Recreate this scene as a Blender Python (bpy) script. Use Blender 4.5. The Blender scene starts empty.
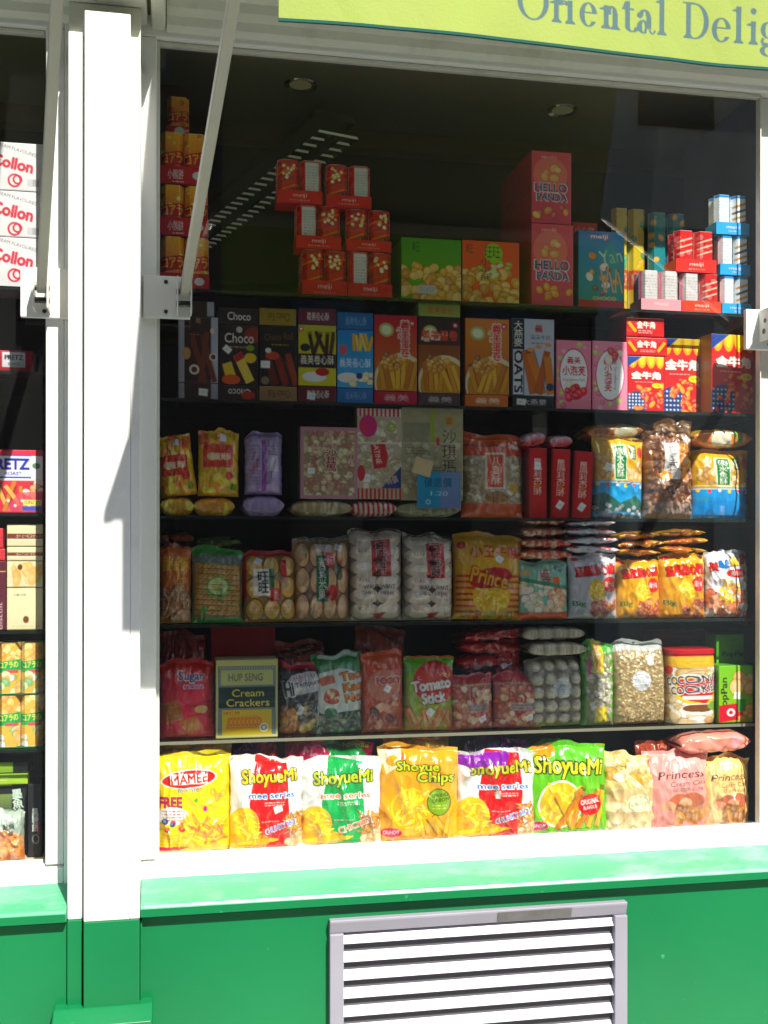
import bpy, math, random
import numpy as np
R = math.radians
C = bpy.context.scene.collection
scn = bpy.context.scene
# ------------------------------------------------------------------ camera
TH = R(11.1); FPX = 1098.0; CY = -2.6; CZ = 1.55; HY = 551.0
s_, c_ = math.sin(TH), math.cos(TH)
def P(px, py, Y):
    """point of the plane y=Y seen at pixel px,py: used to measure positions off the photograph"""
    u = px - 384.0
    dx = s_*FPX + c_*u; dy = c_*FPX - s_*u
    t = (Y - CY)/dy
    return dx*t, CZ + (HY - py)*t, t
cam = bpy.data.objects.new('camera', bpy.data.cameras.new('camera'))
C.objects.link(cam); scn.camera = cam
cam.location = (0, CY, CZ); cam.rotation_euler = (R(90), R(-0.06), -TH)
cam.data.sensor_fit = 'VERTICAL'; cam.data.sensor_height = 24
cam.data.lens = 24*FPX/1024; cam.data.shift_y = (HY-512)/1024
cam.data.clip_start = 0.05; cam.data.clip_end = 500

# ------------------------------------------------------------------ colour and noise
def lin(c):
    if isinstance(c, str):
        c = [int(c[i:i+2], 16)/255 for i in (0, 2, 4)]
    c = np.array(c[:3], float)
    return np.where(c <= .04045, c/12.92, ((c+.055)/1.055)**2.4)
_tab = np.random.RandomState(5).rand(97, 89)
def noise(x, y, seed=0):
    x = np.asarray(x, float) + seed*7.31; y = np.asarray(y, float) + seed*3.77
    xi = np.floor(x).astype(int); yi = np.floor(y).astype(int)
    fx = x-xi; fy = y-yi; fx = fx*fx*(3-2*fx); fy = fy*fy*(3-2*fy)
    a = _tab[xi % 97, yi % 89]; b = _tab[(xi+1) % 97, yi % 89]
    c = _tab[xi % 97, (yi+1) % 89]; d = _tab[(xi+1) % 97, (yi+1) % 89]
    return (a*(1-fx)+b*fx)*(1-fy) + (c*(1-fx)+d*fx)*fy
def ridge(x, y, seed=0): return 1-np.abs(2*noise(x, y, seed)-1)

# ------------------------------------------------------------------ text bitmaps from the built-in font
_tc = {}
def textmap(s, bold):
    k = (s, bold)
    if k in _tc: return _tc[k]
    cu = bpy.data.curves.new('t', 'FONT'); cu.body = s; cu.resolution_u = 3
    cu.align_x = 'CENTER'; cu.space_line = .92
    ob = bpy.data.objects.new('t', cu)
    me = bpy.data.meshes.new_from_object(ob)
    v = np.zeros(len(me.vertices)*3); me.vertices.foreach_get('co', v); v = v.reshape(-1, 3)[:, :2]
    me.calc_loop_triangles()
    tr = np.zeros(len(me.loop_triangles)*3, int); me.loop_triangles.foreach_get('vertices', tr); tr = tr.reshape(-1, 3)
    bpy.data.objects.remove(ob); bpy.data.curves.remove(cu); bpy.data.meshes.remove(me)
    mn = v.min(0); mx = v.max(0); S = 44.0
    rad = bold*S*.6; pd = int(rad)+1
    wv, hv = int((mx[0]-mn[0])*S)+3+2*pd, int((mx[1]-mn[1])*S)+3+2*pd
    B = np.zeros((hv, wv), np.float32)
    q = (v-mn)*S+1+pd; q[:, 1] = hv-1-q[:, 1]
    for a, b, c in q[tr]:
        x0 = int(max(0, min(a[0], b[0], c[0]))); x1 = int(max(a[0], b[0], c[0]))+2
        y0 = int(max(0, min(a[1], b[1], c[1]))); y1 = int(max(a[1], b[1], c[1]))+2
        X, Y = np.meshgrid(np.arange(x0, min(x1, wv)), np.arange(y0, min(y1, hv)))
        e1 = (b[0]-a[0])*(Y-a[1])-(b[1]-a[1])*(X-a[0]); e2 = (c[0]-b[0])*(Y-b[1])-(c[1]-b[1])*(X-b[0]); e3 = (a[0]-c[0])*(Y-c[1])-(a[1]-c[1])*(X-c[0])
        m = ((e1 >= 0) & (e2 >= 0) & (e3 >= 0)) | ((e1 <= 0) & (e2 <= 0) & (e3 <= 0))
        B[y0:y0+m.shape[0], x0:x0+m.shape[1]][m] = 1
    if rad >= .6:
        D = B.copy(); n = int(rad+.5)
        for i in range(-n, n+1):
            for j in range(-n, n+1):
                if 0 < i*i+j*j <= rad*rad+.3: D = np.maximum(D, np.roll(np.roll(B, i, 0), j, 1))
        B = D
    _tc[k] = B
    return B

# ------------------------------------------------------------------ printed artwork, kept as colours on a fine mesh
class A:
    """artwork in any flat unit (photo pixels for packs); colours end up on the vertices of the printed sheet"""
    def __init__(s, x0, y0, x1, y1, bg='ffffff', k=1.55, bg2=None):
        s.r = (x0, y0, x1, y1); s.k = k
        s.nu = max(8, int(round((x1-x0)*k))+1); s.nv = max(6, int(round((y1-y0)*k))+1)
        s.dx = (x1-x0)/(s.nu-1); s.dy = (y1-y0)/(s.nv-1)
        s.c = np.zeros((s.nv, s.nu, 3)); s.c[:] = lin(bg); s.h = np.zeros((s.nv, s.nu)); s.bg = bg
        if bg2 is not None:
            f = np.linspace(0, 1, s.nv)[:, None, None]; s.c = s.c*(1-f)+lin(bg2)*f
    def _m(s, fn, bb, col, al=1.0, h=0, hcol=None):
        i0 = max(0, int((bb[0]-s.r[0])/s.dx)-1); i1 = min(s.nu, int((bb[2]-s.r[0])/s.dx)+3)
        j0 = max(0, int((bb[1]-s.r[1])/s.dy)-1); j1 = min(s.nv, int((bb[3]-s.r[1])/s.dy)+3)
        if i1 <= i0 or j1 <= j0: return s
        X, Y = np.meshgrid(s.r[0]+np.arange(i0, i1)*s.dx, s.r[1]+np.arange(j0, j1)*s.dy)
        m = 0
        for ox in (-.25, .25):
            for oy in (-.25, .25): m = m + fn(X+ox*s.dx, Y+oy*s.dy).astype(float)*.25
        m = m*al
        if h: s.h[j0:j1, i0:i1] = s.h[j0:j1, i0:i1]*(1-m) + h*m
        if callable(col): cc = col(X, Y)
        else: cc = lin(col)
        s.c[j0:j1, i0:i1] = s.c[j0:j1, i0:i1]*(1-m[..., None]) + cc*m[..., None]
        return s
    def r_(s, x0, y0, x1, y1, col, al=1.0, h=0):
        return s._m(lambda X, Y: (X >= x0) & (X <= x1) & (Y >= y0) & (Y <= y1), (x0, y0, x1, y1), col, al, h)
    def g(s, x0, y0, x1, y1, ca, cb, al=1.0):
        a, b = lin(ca), lin(cb)
        def f(X, Y):
            q = np.clip((Y-y0)/(y1-y0), 0, 1)[..., None]; return a*(1-q)+b*q
        return s._m(lambda X, Y: (X >= x0) & (X <= x1) & (Y >= y0) & (Y <= y1), (x0, y0, x1, y1), f, al)
    def e(s, cx, cy, rx, ry, col, rot=0, al=1.0, h=0, hole=0):
        ca, sa = math.cos(R(rot)), math.sin(R(rot)); q = max(rx, ry)
        def f(X, Y):
            a = ((X-cx)*ca+(Y-cy)*sa)/rx; b = (-(X-cx)*sa+(Y-cy)*ca)/ry; d = a*a+b*b
            return (d <= 1) & (d >= hole*hole)
        return s._m(f, (cx-q, cy-q, cx+q, cy+q), col, al, h)
    def p(s, pts, col, al=1.0, h=0):
        xs = [a for a, _ in pts]; ys = [b for _, b in pts]
        def f(X, Y):
            ins = np.zeros(X.shape, bool); n = len(pts)
            for i in range(n):
                xa, ya = pts[i]; xb, yb = pts[(i+1) % n]
                if ya == yb: continue
                ins ^= ((ya > Y) != (yb > Y)) & (X < (xb-xa)*(Y-ya)/(yb-ya)+xa)
            return ins
        return s._m(f, (min(xs), min(ys), max(xs), max(ys)), col, al, h)
    def l(s, xa, ya, xb, yb, w, col, al=1.0, h=0):
        L = math.hypot(xb-xa, yb-ya) or 1; nx, ny = -(yb-ya)/L*w/2, (xb-xa)/L*w/2
        return s.p([(xa+nx, ya+ny), (xb+nx, yb+ny), (xb-nx, yb-ny), (xa-nx, ya-ny)], col, al, h)
    def T(s, txt, x0, y0, x1, y1, col, b=0.02, rot=0, ol=None, ow=.05, sh=0, al=1.0):
        if ol is not None: s.T(txt, x0-.9, y0-.9, x1+.9, y1+.9, ol, b+ow, rot, None, 0, sh)
        B = textmap(txt, b); hv, wv = B.shape
        cx, cy = (x0+x1)/2, (y0+y1)/2; w, h = x1-x0, y1-y0
        ca, sa = math.cos(R(rot)), math.sin(R(rot)); q = math.hypot(w, h)/2*1.3
        def f(X, Y):
            a = ((X-cx)*ca+(Y-cy)*sa); bb = (-(X-cx)*sa+(Y-cy)*ca); a = a+bb*sh
            i = ((a/w+.5)*wv); j = ((bb/h+.5)*hv)
            ok = (i >= 0) & (i < wv-1) & (j >= 0) & (j < hv-1)
            return np.where(ok, B[np.clip(j, 0, hv-1).astype(int), np.clip(i, 0, wv-1).astype(int)], 0)
        return s._m(f, (cx-q, cy-q, cx+q, cy+q), col, al)
    def food(s, x0, y0, x1, y1, n, rx, ry, cols, seed=1, h=.0025, rim='5a3010', rot=None, ra=.35):
        g = random.Random(seed)
        for i in range(n):
            x, y = g.uniform(x0, x1), y0+(y1-y0)*((i+g.random())/n)
            a = g.uniform(0, 180) if rot is None else rot+g.uniform(-14, 14); k = g.uniform(.8, 1.2)
            c = g.choice(cols)
            s.e(x, y, rx*k*1.14, ry*k*1.18, rim, a, ra, 0)
            s.e(x, y, rx*k, ry*k, c, a, 1, h*g.uniform(.4, 1)); s.e(x-rx*.15, y-ry*.2, rx*k*.55, ry*k*.5, 'ffffff', a, .13)  # dark rim and pale highlight shade each piece in its colour
        return s
    def sticks(s, x0, y0, x1, y1, n, w, cols, seed=1, lean=.3, h=.002):
        g = random.Random(seed)
        for i in range(n):
            x = x0+(x1-x0)*(i+.5)/n; d = g.uniform(-1, 1)*lean*(y1-y0)
            s.l(x-d/2, y1, x+d/2, y0+g.uniform(0, .25)*(y1-y0), w*1.25, '5a2c10', .7, 0).l(x-d/2, y1, x+d/2, y0+g.uniform(0, .2)*(y1-y0), w, g.choice(cols), 1, h)
        return s
    def tiny(s, x0, y0, x1, y1, n, col, al=.8, seed=0):
        """lines of small print"""
        g = random.Random(seed+int(x0)); dy = (y1-y0)/n
        for i in range(n):
            x = x0
            while x < x1:
                w = g.uniform(1.2, 4); s.r_(x, y0+i*dy+dy*.2, min(x+w, x1), y0+i*dy+dy*.7, col, al*g.uniform(.5, 1)); x += w+.9
        return s
    def tag(s, x, y, w=7, h=7, rot=20):
        ca, sa = math.cos(R(rot)), math.sin(R(rot))
        return s.p([(x+(a*w*ca-b*h*sa)/2, y+(a*w*sa+b*h*ca)/2) for a, b in ((-1, -1), (1, -1), (1, 1), (-1, 1))], 'e8e8e4', 1).tiny(x-w*.25, y-1.5, x+w*.25, y+1.5, 1, '888888', .5)
    def mottle(s, amp=.12, f=.25, seed=3, ridged=False):
        X, Y = np.meshgrid(np.arange(s.nu)*s.dx*f, np.arange(s.nv)*s.dy*f)
        n = (ridge if ridged else noise)(X, Y, seed) - .5
        s.c = np.clip(s.c*(1+2*amp*n[..., None]), 0, 1); return s

# ------------------------------------------------------------------ mesh and material helpers
SATU = 1.0
VG = .9      # gamma that brightens the print colours, lifting goods that stand in shade
def setmesh(name, V, F, col=None, mats=(), mi=None, smooth=True, uvless=True):
    me = bpy.data.meshes.new(name)
    V = np.asarray(V, np.float32); F4 = np.asarray(F, np.int32)
    me.vertices.add(len(V)); me.vertices.foreach_set('co', V.ravel())
    me.loops.add(F4.size); me.loops.foreach_set('vertex_index', F4.ravel())
    me.polygons.add(len(F4)); me.polygons.foreach_set('loop_start', np.arange(len(F4), dtype=np.int32)*4)
    sm = np.ones(len(F4), bool) if smooth is True else (np.zeros(len(F4), bool) if smooth is False else smooth)
    me.polygons.foreach_set('use_smooth', sm)
    if mi is not None: me.polygons.foreach_set('material_index', np.asarray(mi, np.int32))
    if col is not None:
        ca = me.color_attributes.new('Col', 'FLOAT_COLOR', 'POINT')
        cc = np.ones((len(V), 4), np.float32); cg = np.mean(col, -1, keepdims=True); cc[:, :3] = np.clip(np.clip(cg+(col-cg)*SATU, 0, 1), .004, 1)**VG; ca.data.foreach_set('color', cc.ravel())
    for m in mats: me.materials.append(m)
    me.update(calc_edges=True); me.validate()
    return me
class MB:
    """collects quads (as polygons) for one mesh object"""
    def __init__(s): s.v = []; s.f = []; s.fl = []
    def quad(s, a, b, c, d): n = len(s.v); s.v += [a, b, c, d]; s.f.append((n, n+1, n+2, n+3)); return s
    def box(s, x0, x1, y0, y1, z0, z1):
        n = len(s.v)
        s.v += [(x, y, z) for z in (z0, z1) for y in (y0, y1) for x in (x0, x1)]
        for f in ((0, 2, 3, 1), (4, 5, 7, 6), (0, 1, 5, 4), (1, 3, 7, 5), (3, 2, 6, 7), (2, 0, 4, 6)): s.f.append(tuple(n+i for i in f))
        return s
    def bar(s, a, b, w, h=None, up=(0, 0, 1)):
        """rectangular bar from a to b"""
        h = h or w; a = np.array(a, float); b = np.array(b, float); d = (b-a)/np.linalg.norm(b-a)
        u = np.cross(d, up); u /= np.linalg.norm(u); v = np.cross(u, d); n = len(s.v)
        for p in (a, b):
            for i, j in ((-1, -1), (1, -1), (1, 1), (-1, 1)): s.v.append(tuple(p+u*i*w/2+v*j*h/2))
        for f in ((0, 1, 2, 3), (7, 6, 5, 4), (0, 4, 5, 1), (1, 5, 6, 2), (2, 6, 7, 3), (3, 7, 4, 0)): s.f.append(tuple(n+i for i in f))
        return s
    def cyl(s, a, b, r, n=14, r2=None):
        r2 = r if r2 is None else r2
        a = np.array(a, float); b = np.array(b, float); d = (b-a)/np.linalg.norm(b-a)
        u = np.cross(d, (0, 0, 1) if abs(d[2]) < .9 else (1, 0, 0)); u /= np.linalg.norm(u); v = np.cross(d, u); k = len(s.v)
        for p, q in ((a, r), (b, r2)):
            for i in range(n): t = 2*math.pi*i/n; s.v.append(tuple(p+u*q*math.cos(t)+v*q*math.sin(t)))
        for i in range(n): s.f.append((k+i, k+(i+1) % n, k+n+(i+1) % n, k+n+i))
        s.f.append(tuple(k+i for i in range(n))[::-1]); s.f.append(tuple(k+n+i for i in range(n)))
        return s
    def prof(s, pts, x0, x1):
        """profile of (y,z) points, extruded along x"""
        k = len(s.v); n = len(pts)
        for x in (x0, x1): s.v += [(x, y, z) for y, z in pts]
        for i in range(n): s.f.append((k+i, k+(i+1) % n, k+n+(i+1) % n, k+n+i))
        s.f.append(tuple(k+i for i in range(n))); s.f.append(tuple(k+n+i for i in range(n))[::-1])
        return s
    def build(s, name, m, parent=None, bev=0, loc=None, smooth=False):
        me = bpy.data.meshes.new(name); me.from_pydata([tuple(map(float, v)) for v in s.v], [], s.f); me.materials.append(m)
        import bmesh
        bm = bmesh.new(); bm.from_mesh(me); bmesh.ops.recalc_face_normals(bm, faces=bm.faces)
        if bev: bmesh.ops.bevel(bm, geom=[e for e in bm.edges if len(e.link_faces) == 2 and e.calc_face_angle(0) > .5], offset=bev, segments=2, profile=.5, affect='EDGES')
        bm.to_mesh(me); bm.free()
        if smooth:
            for p in me.polygons: p.use_smooth = len(p.vertices) == 4
        o = bpy.data.objects.new(name, me); C.objects.link(o)
        if loc: o.location = loc
        if parent: o.parent = parent
        return o
def empty(name, loc=(0, 0, 0)):
    o = bpy.data.objects.new(name, None); C.objects.link(o); o.location = loc; o.empty_display_size = .05; return o
def tag(o, label=None, cat=None, group=None, kind=None):
    for k, v in (('label', label), ('category', cat), ('group', group), ('kind', kind)):
        if v: o[k] = v
    return o
def mat(name, col=(.8, .8, .8), rough=.5, spec=.5, metal=0, coat=0, vcol=False, var=0, vs=8., bump=0, bs=40., trans=0, emit=0, col2=None, c2s=6., c2lo=.45, c2hi=.6, stretch=(1, 1, 1), sheen=0):
    m = bpy.data.materials.new(name); m.use_nodes = True; nt = m.node_tree; n = nt.nodes; L = nt.links
    b = n['Principled BSDF']; b.inputs['Roughness'].default_value = rough; b.inputs['Specular IOR Level'].default_value = spec
    b.inputs['Metallic'].default_value = metal; b.inputs['Coat Weight'].default_value = coat; b.inputs['Coat Roughness'].default_value = .08
    tc = n.new('ShaderNodeTexCoord'); mp = n.new('ShaderNodeMapping'); mp.inputs['Scale'].default_value = stretch; L.new(tc.outputs['Object'], mp.inputs['Vector'])
    if vcol:
        a = n.new('ShaderNodeAttribute'); a.attribute_name = 'Col'; src = a.outputs['Color']
    else:
        rgb = n.new('ShaderNodeRGB'); rgb.outputs[0].default_value = (*lin(col), 1); src = rgb.outputs[0]
    if col2 is not None:
        nz = n.new('ShaderNodeTexNoise'); nz.inputs['Scale'].default_value = c2s; nz.inputs['Detail'].default_value = 9; nz.inputs['Roughness'].default_value = .65; L.new(mp.outputs[0], nz.inputs['Vector'])
        rp = n.new('ShaderNodeMapRange'); rp.inputs[1].default_value = c2lo; rp.inputs[2].default_value = c2hi; L.new(nz.outputs['Fac'], rp.inputs[0])
        mx = n.new('ShaderNodeMix'); mx.data_type = 'RGBA'; L.new(rp.outputs[0], mx.inputs[0]); L.new(src, mx.inputs[6]); mx.inputs[7].default_value = (*lin(col2), 1); src = mx.outputs[2]
    if var:
        nz = n.new('ShaderNodeTexNoise'); nz.inputs['Scale'].default_value = vs; nz.inputs['Detail'].default_value = 6; L.new(mp.outputs[0], nz.inputs['Vector'])
        rp = n.new('ShaderNodeMapRange'); rp.inputs[1].default_value = .3; rp.inputs[2].default_value = .7; rp.inputs[3].default_value = 1-var; rp.inputs[4].default_value = 1; L.new(nz.outputs['Fac'], rp.inputs[0])
        mx = n.new('ShaderNodeMix'); mx.data_type = 'RGBA'; mx.blend_type = 'MULTIPLY'; mx.inputs[0].default_value = 1; L.new(src, mx.inputs[6]); L.new(rp.outputs[0], mx.inputs[7]); src = mx.outputs[2]
        r2 = n.new('ShaderNodeMapRange'); r2.inputs[3].default_value = max(0, rough-.08); r2.inputs[4].default_value = min(1, rough+.12); L.new(nz.outputs['Fac'], r2.inputs[0]); L.new(r2.outputs[0], b.inputs['Roughness'])
    L.new(src, b.inputs['Base Color'])
    if bump:
        nz = n.new('ShaderNodeTexNoise'); nz.inputs['Scale'].default_value = bs; nz.inputs['Detail'].default_value = 5; L.new(mp.outputs[0], nz.inputs['Vector'])
        bp = n.new('ShaderNodeBump'); bp.inputs['Strength'].default_value = bump; bp.inputs['Distance'].default_value = .004; L.new(nz.outputs['Fac'], bp.inputs['Height']); L.new(bp.outputs[0], b.inputs['Normal'])
        if coat: L.new(bp.outputs[0], b.inputs['Coat Normal'])
    if emit: L.new(src, b.inputs['Emission Color']); b.inputs['Emission Strength'].default_value = emit
    if trans:
        tr = n.new('ShaderNodeBsdfTranslucent'); L.new(src, tr.inputs[0]); ms = n.new('ShaderNodeMixShader'); ms.inputs[0].default_value = trans
        L.new(b.outputs[0], ms.inputs[1]); L.new(tr.outputs[0], ms.inputs[2]); L.new(ms.outputs[0], n['Material Output'].inputs[0])
    return m
def glassmat(name, tint, refl=1.0, rough=0.0, haze=0.0):
    m = bpy.data.materials.new(name); m.use_nodes = True; nt = m.node_tree; n = nt.nodes; L = nt.links; n.remove(n['Principled BSDF'])
    t = n.new('ShaderNodeBsdfTransparent'); t.inputs[0].default_value = (*tint, 1); g = n.new('ShaderNodeBsdfGlossy'); g.inputs['Roughness'].default_value = rough
    fr = n.new('ShaderNodeFresnel'); fr.inputs[0].default_value = 1.5
    ge = n.new('ShaderNodeNewGeometry'); iv = n.new('ShaderNodeMath'); iv.operation = 'SUBTRACT'; iv.inputs[0].default_value = 1; L.new(ge.outputs['Backfacing'], iv.inputs[1])
    mu = n.new('ShaderNodeMath'); mu.operation = 'MULTIPLY'; L.new(fr.outputs[0], mu.inputs[0]); L.new(iv.outputs[0], mu.inputs[1])
    m2 = n.new('ShaderNodeMath'); m2.operation = 'MULTIPLY'; L.new(mu.outputs[0], m2.inputs[0]); m2.inputs[1].default_value = refl
    ms = n.new('ShaderNodeMixShader'); L.new(m2.outputs[0], ms.inputs[0]); L.new(t.outputs[0], ms.inputs[1]); L.new(g.outputs[0], ms.inputs[2])
    out = ms.outputs[0]
    if haze:      # a film of dust on the pane, in faint patches and wipe marks
        d = n.new('ShaderNodeBsdfDiffuse'); d.inputs[0].default_value = (.6, .62, .62, 1)
        tc = n.new('ShaderNodeTexCoord'); mp = n.new('ShaderNodeMapping'); mp.inputs['Scale'].default_value = (2.2, 1, .7); mp.inputs['Rotation'].default_value = (0, .5, 0); nz = n.new('ShaderNodeTexNoise'); nz.inputs['Scale'].default_value = 2.2; nz.inputs['Detail'].default_value = 7
        L.new(tc.outputs['Object'], mp.inputs[0]); L.new(mp.outputs[0], nz.inputs['Vector'])
        rp = n.new('ShaderNodeMapRange'); rp.inputs[1].default_value = .35; rp.inputs[2].default_value = .75; rp.inputs[3].default_value = haze*.3; rp.inputs[4].default_value = haze; L.new(nz.outputs['Fac'], rp.inputs[0])
        m3 = n.new('ShaderNodeMixShader'); L.new(rp.outputs[0], m3.inputs[0]); L.new(out, m3.inputs[1]); L.new(d.outputs[0], m3.inputs[2]); out = m3.outputs[0]
    L.new(out, n['Material Output'].inputs[0])
    return m
M = dict(
 card=mat('printed_card', vcol=True, rough=.38, spec=.45, var=.06, vs=14, bump=.04, bs=60),
 film=mat('printed_film', vcol=True, rough=.26, spec=.5, coat=.75, var=.05, vs=20, bump=.3, bs=42),
 clear=mat('clear_wrapped_food', vcol=True, rough=.4, spec=.5, coat=1., var=.08, vs=60, bump=.5, bs=60),
 white=mat('white_gloss_paint', 'ecebe4', .38, .5, var=.06, vs=3, bump=.06, bs=18, col2='cfcdbf', c2s=3, c2lo=.55, c2hi=.8),
 cream=mat('mottled_cream_paint', 'd9dac8', .42, .5, var=.12, vs=5, bump=.08, bs=20, col2='aeb196', c2s=5, c2lo=.5, c2hi=.75),  # off-white with darker greenish patches at random
 green=mat('green_gloss_paint', '0f7642', .3, .5, var=.16, vs=2.2, bump=.1, bs=12, col2='3c9a62', c2s=19, c2lo=.68, c2hi=.71),
 sill=mat('worn_green_sill_glare_paint', '4c9e72', .24, .6, var=.1, vs=4, bump=.12, bs=25, col2='a2c8b0', c2s=5, c2lo=.5, c2hi=.78, stretch=(.6, 1.5, 1)),  # worn green paint with pale sun glare put into its patches
 grey=mat('grey_painted_metal', '928f98', .4, .5, var=.08, vs=8, bump=.04, bs=30, col2='8f9188', c2s=4, c2lo=.66, c2hi=.74),
 slat=mat('pale_metal_slats', 'c2bec8', .35, .5, var=.15, vs=12),
 dark=mat('dark_void', '15120f', .8), steel=mat('screw_steel', '55524a', .4, .5, metal=.8),
 canvas=mat('lime_awning_canvas', vcol=True, rough=.7, spec=.25, var=.08, vs=5, bump=.1, bs=200, trans=.08),
 canopy=mat('lime_canopy_canvas', '9a9f7c', .7, .25, var=.08, vs=4, trans=.06),
 hem=mat('teal_hem_tape', '1a564d', .7, .2, var=.2, vs=60),
 arm=mat('arm_enamel', 'b9b6a6', .35, .5, var=.12, vs=9, bump=.05, bs=30),
 ceil=mat('olive_soffit_paint', '6f6c50', .6, .3, var=.15, vs=3), wall=mat('dark_shop_wall', '3a3426', .7, .3, var=.2, vs=3),
 beam=mat('brown_beam', '5c4a22', .6, .3, var=.2, vs=4), floor=mat('shop_floor_tiles', '4a4642', .5), board=mat('dark_back_board', '221a15', .6, .3, var=.3, vs=5),
 deck=mat('display_deck', 'c9b79c', .5, .4, var=.1), chrome=mat('lamp_trim', 'c8c2a0', .2, .5, metal=1), lamp=mat('lamp_glass', '908c60', .3, .5, emit=.05),
 louvre=mat('louvre_glint_glow', 'dfe6c0', .25, .5, emit=.03), tube=mat('lit_tube', 'f0f4d8', .3, .5, emit=1.6), ledge=mat('sun_painted_shelf_edge', '7c7a66', .4, .5), vent=mat('vent_back', '5a585c', .8), wood=mat('dark_wood', '3b2415', .5, .4, var=.3),
 pave=mat('pavement_stone', 'b5b0a6', .8, .3, var=.2, vs=2, bump=.2, bs=20), road=mat('asphalt', '5c5a57', .9, .2, var=.2, vs=6, bump=.3, bs=60), kerb=mat('kerb_granite', '9a9792', .7, .3, var=.2),
 brick=mat('dark_brick', '5a4a40', .85, .2, var=.3, vs=20), stone=mat('grey_stone', 'cfc4b2', .85, .2, var=.2, vs=3), winglass=mat('dark_window_glass', '161b22', .08, .6), winframe=mat('window_frame_paint', 'd8d6cf', .5),
 plastic=mat('red_lid_plastic', 'b81420', .28, .5), pane=glassmat('shop_window_glass', (.975, .985, .98), 1.7, 0, .009), shelfglass=glassmat('green_tinted_glass', (.74, .79, .77), 1.0),
 shelfedge=mat('glass_edge', '17211c', .25, .6), grime=mat('grime_on_paint', '75726e', .7, .3, var=.3, vs=25),
 tape=mat('clear_tape', 'd8d8cf', .2, .6),
)

# ------------------------------------------------------------------ pack builders
top = {}
ROW = {1: (.07, 2.176), 2: (.07, 1.914), 3: (.07, 1.635), 4: (.07, 1.375), 5: (.07, 1.098), 6: (.038, .830)}
def place(a, row, on, dy, lift):
    x0, y0, x1, y1 = a.r; Yf, zb = ROW[row] if not isinstance(row, tuple) else row; Yf += dy
    ym = (y0+y1)/2
    X0, _, _ = P(x0, ym, Yf); X1, _, _ = P(x1, ym, Yf); _, _, t = P((x0+x1)/2, ym, Yf)
    W = X1-X0; H = (y1-y0)*t
    if lift == 'px': zb = CZ+(HY-y1)*t
    elif on is not None: zb = top[on]+.001
    return (X0+X1)/2, Yf, zb, W, H
def finish(name, me, loc, rot, label, cat, group, ztop):
    o = bpy.data.objects.new(name, me); C.objects.link(o); o.location = loc; o.rotation_euler = rot
    if label: tag(o, label, cat, group)
    top[o] = ztop
    return o
def gridfaces(nu, nv, off=0, flip=False):
    j, i = np.meshgrid(np.arange(nv-1), np.arange(nu-1), indexing='ij'); a = (j*nu+i+off).ravel()
    f = np.stack([a, a+nu, a+nu+1, a+1], 1)
    return f[:, ::-1] if flip else f
def box(a, row, name, label, cat, group=None, d=.06, side=None, topc=None, yaw=0, on=None, dy=0, lift=None, mat_='card', roll=0, sideart=None):
    x, Yf, zb, W, H = place(a, row, on, dy, lift)
    nu, nv = a.nu, a.nv; U, Vv = np.meshgrid(np.linspace(-.5, .5, nu), np.linspace(1, 0, nv))
    sd = abs(hash(label)) % 1000 if False else int(a.r[0]*3+a.r[1]) % 500
    bow = .0012*np.cos(np.pi*U)*np.sin(np.pi*Vv) + .0006*(noise(U*5, Vv*5, sd)-.5)
    bow = bow - .0012*((np.abs(U) > .5-.6/nu) | (Vv > 1-.6/nv) | (Vv < .6/nv))
    fv = np.stack([U*W, -bow-.0*U, Vv*H], -1).reshape(-1, 3); V = [fv]; F = [gridfaces(nu, nv)]; Cc = [a.c.reshape(-1, 3)]; sm = [np.ones(len(F[0]), bool)]
    off = nu*nv; side = lin(side if side else a.bg)*.95; tc = lin(topc) if topc else side
    X = W/2
    ns = 14
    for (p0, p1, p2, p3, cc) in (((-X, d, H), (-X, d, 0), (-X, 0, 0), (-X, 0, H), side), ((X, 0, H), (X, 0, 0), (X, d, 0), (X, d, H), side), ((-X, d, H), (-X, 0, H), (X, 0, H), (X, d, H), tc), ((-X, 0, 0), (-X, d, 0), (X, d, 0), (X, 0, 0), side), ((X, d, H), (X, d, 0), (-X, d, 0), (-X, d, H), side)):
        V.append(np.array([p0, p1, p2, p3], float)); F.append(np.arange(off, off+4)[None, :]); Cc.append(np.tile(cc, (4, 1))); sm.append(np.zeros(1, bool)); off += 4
    if sideart is not None:   # printed left flank
        s2 = sideart; u2, v2 = np.meshgrid(np.linspace(1, 0, s2.nu), np.linspace(1, 0, s2.nv))
        V.append(np.stack([-X-.0006+0*u2, u2*d, v2*H], -1).reshape(-1, 3)); F.append(gridfaces(s2.nu, s2.nv, off)); Cc.append(s2.c.reshape(-1, 3)); sm.append(np.zeros(len(F[-1]), bool)); off += s2.nu*s2.nv
    me = setmesh(name, np.concatenate(V), np.concatenate(F), np.concatenate(Cc), [M[mat_]], None, np.concatenate(sm))
    return finish(name, me, (x, Yf, zb), (0, R(roll), R(yaw)), label, cat, group, zb+H)
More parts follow.
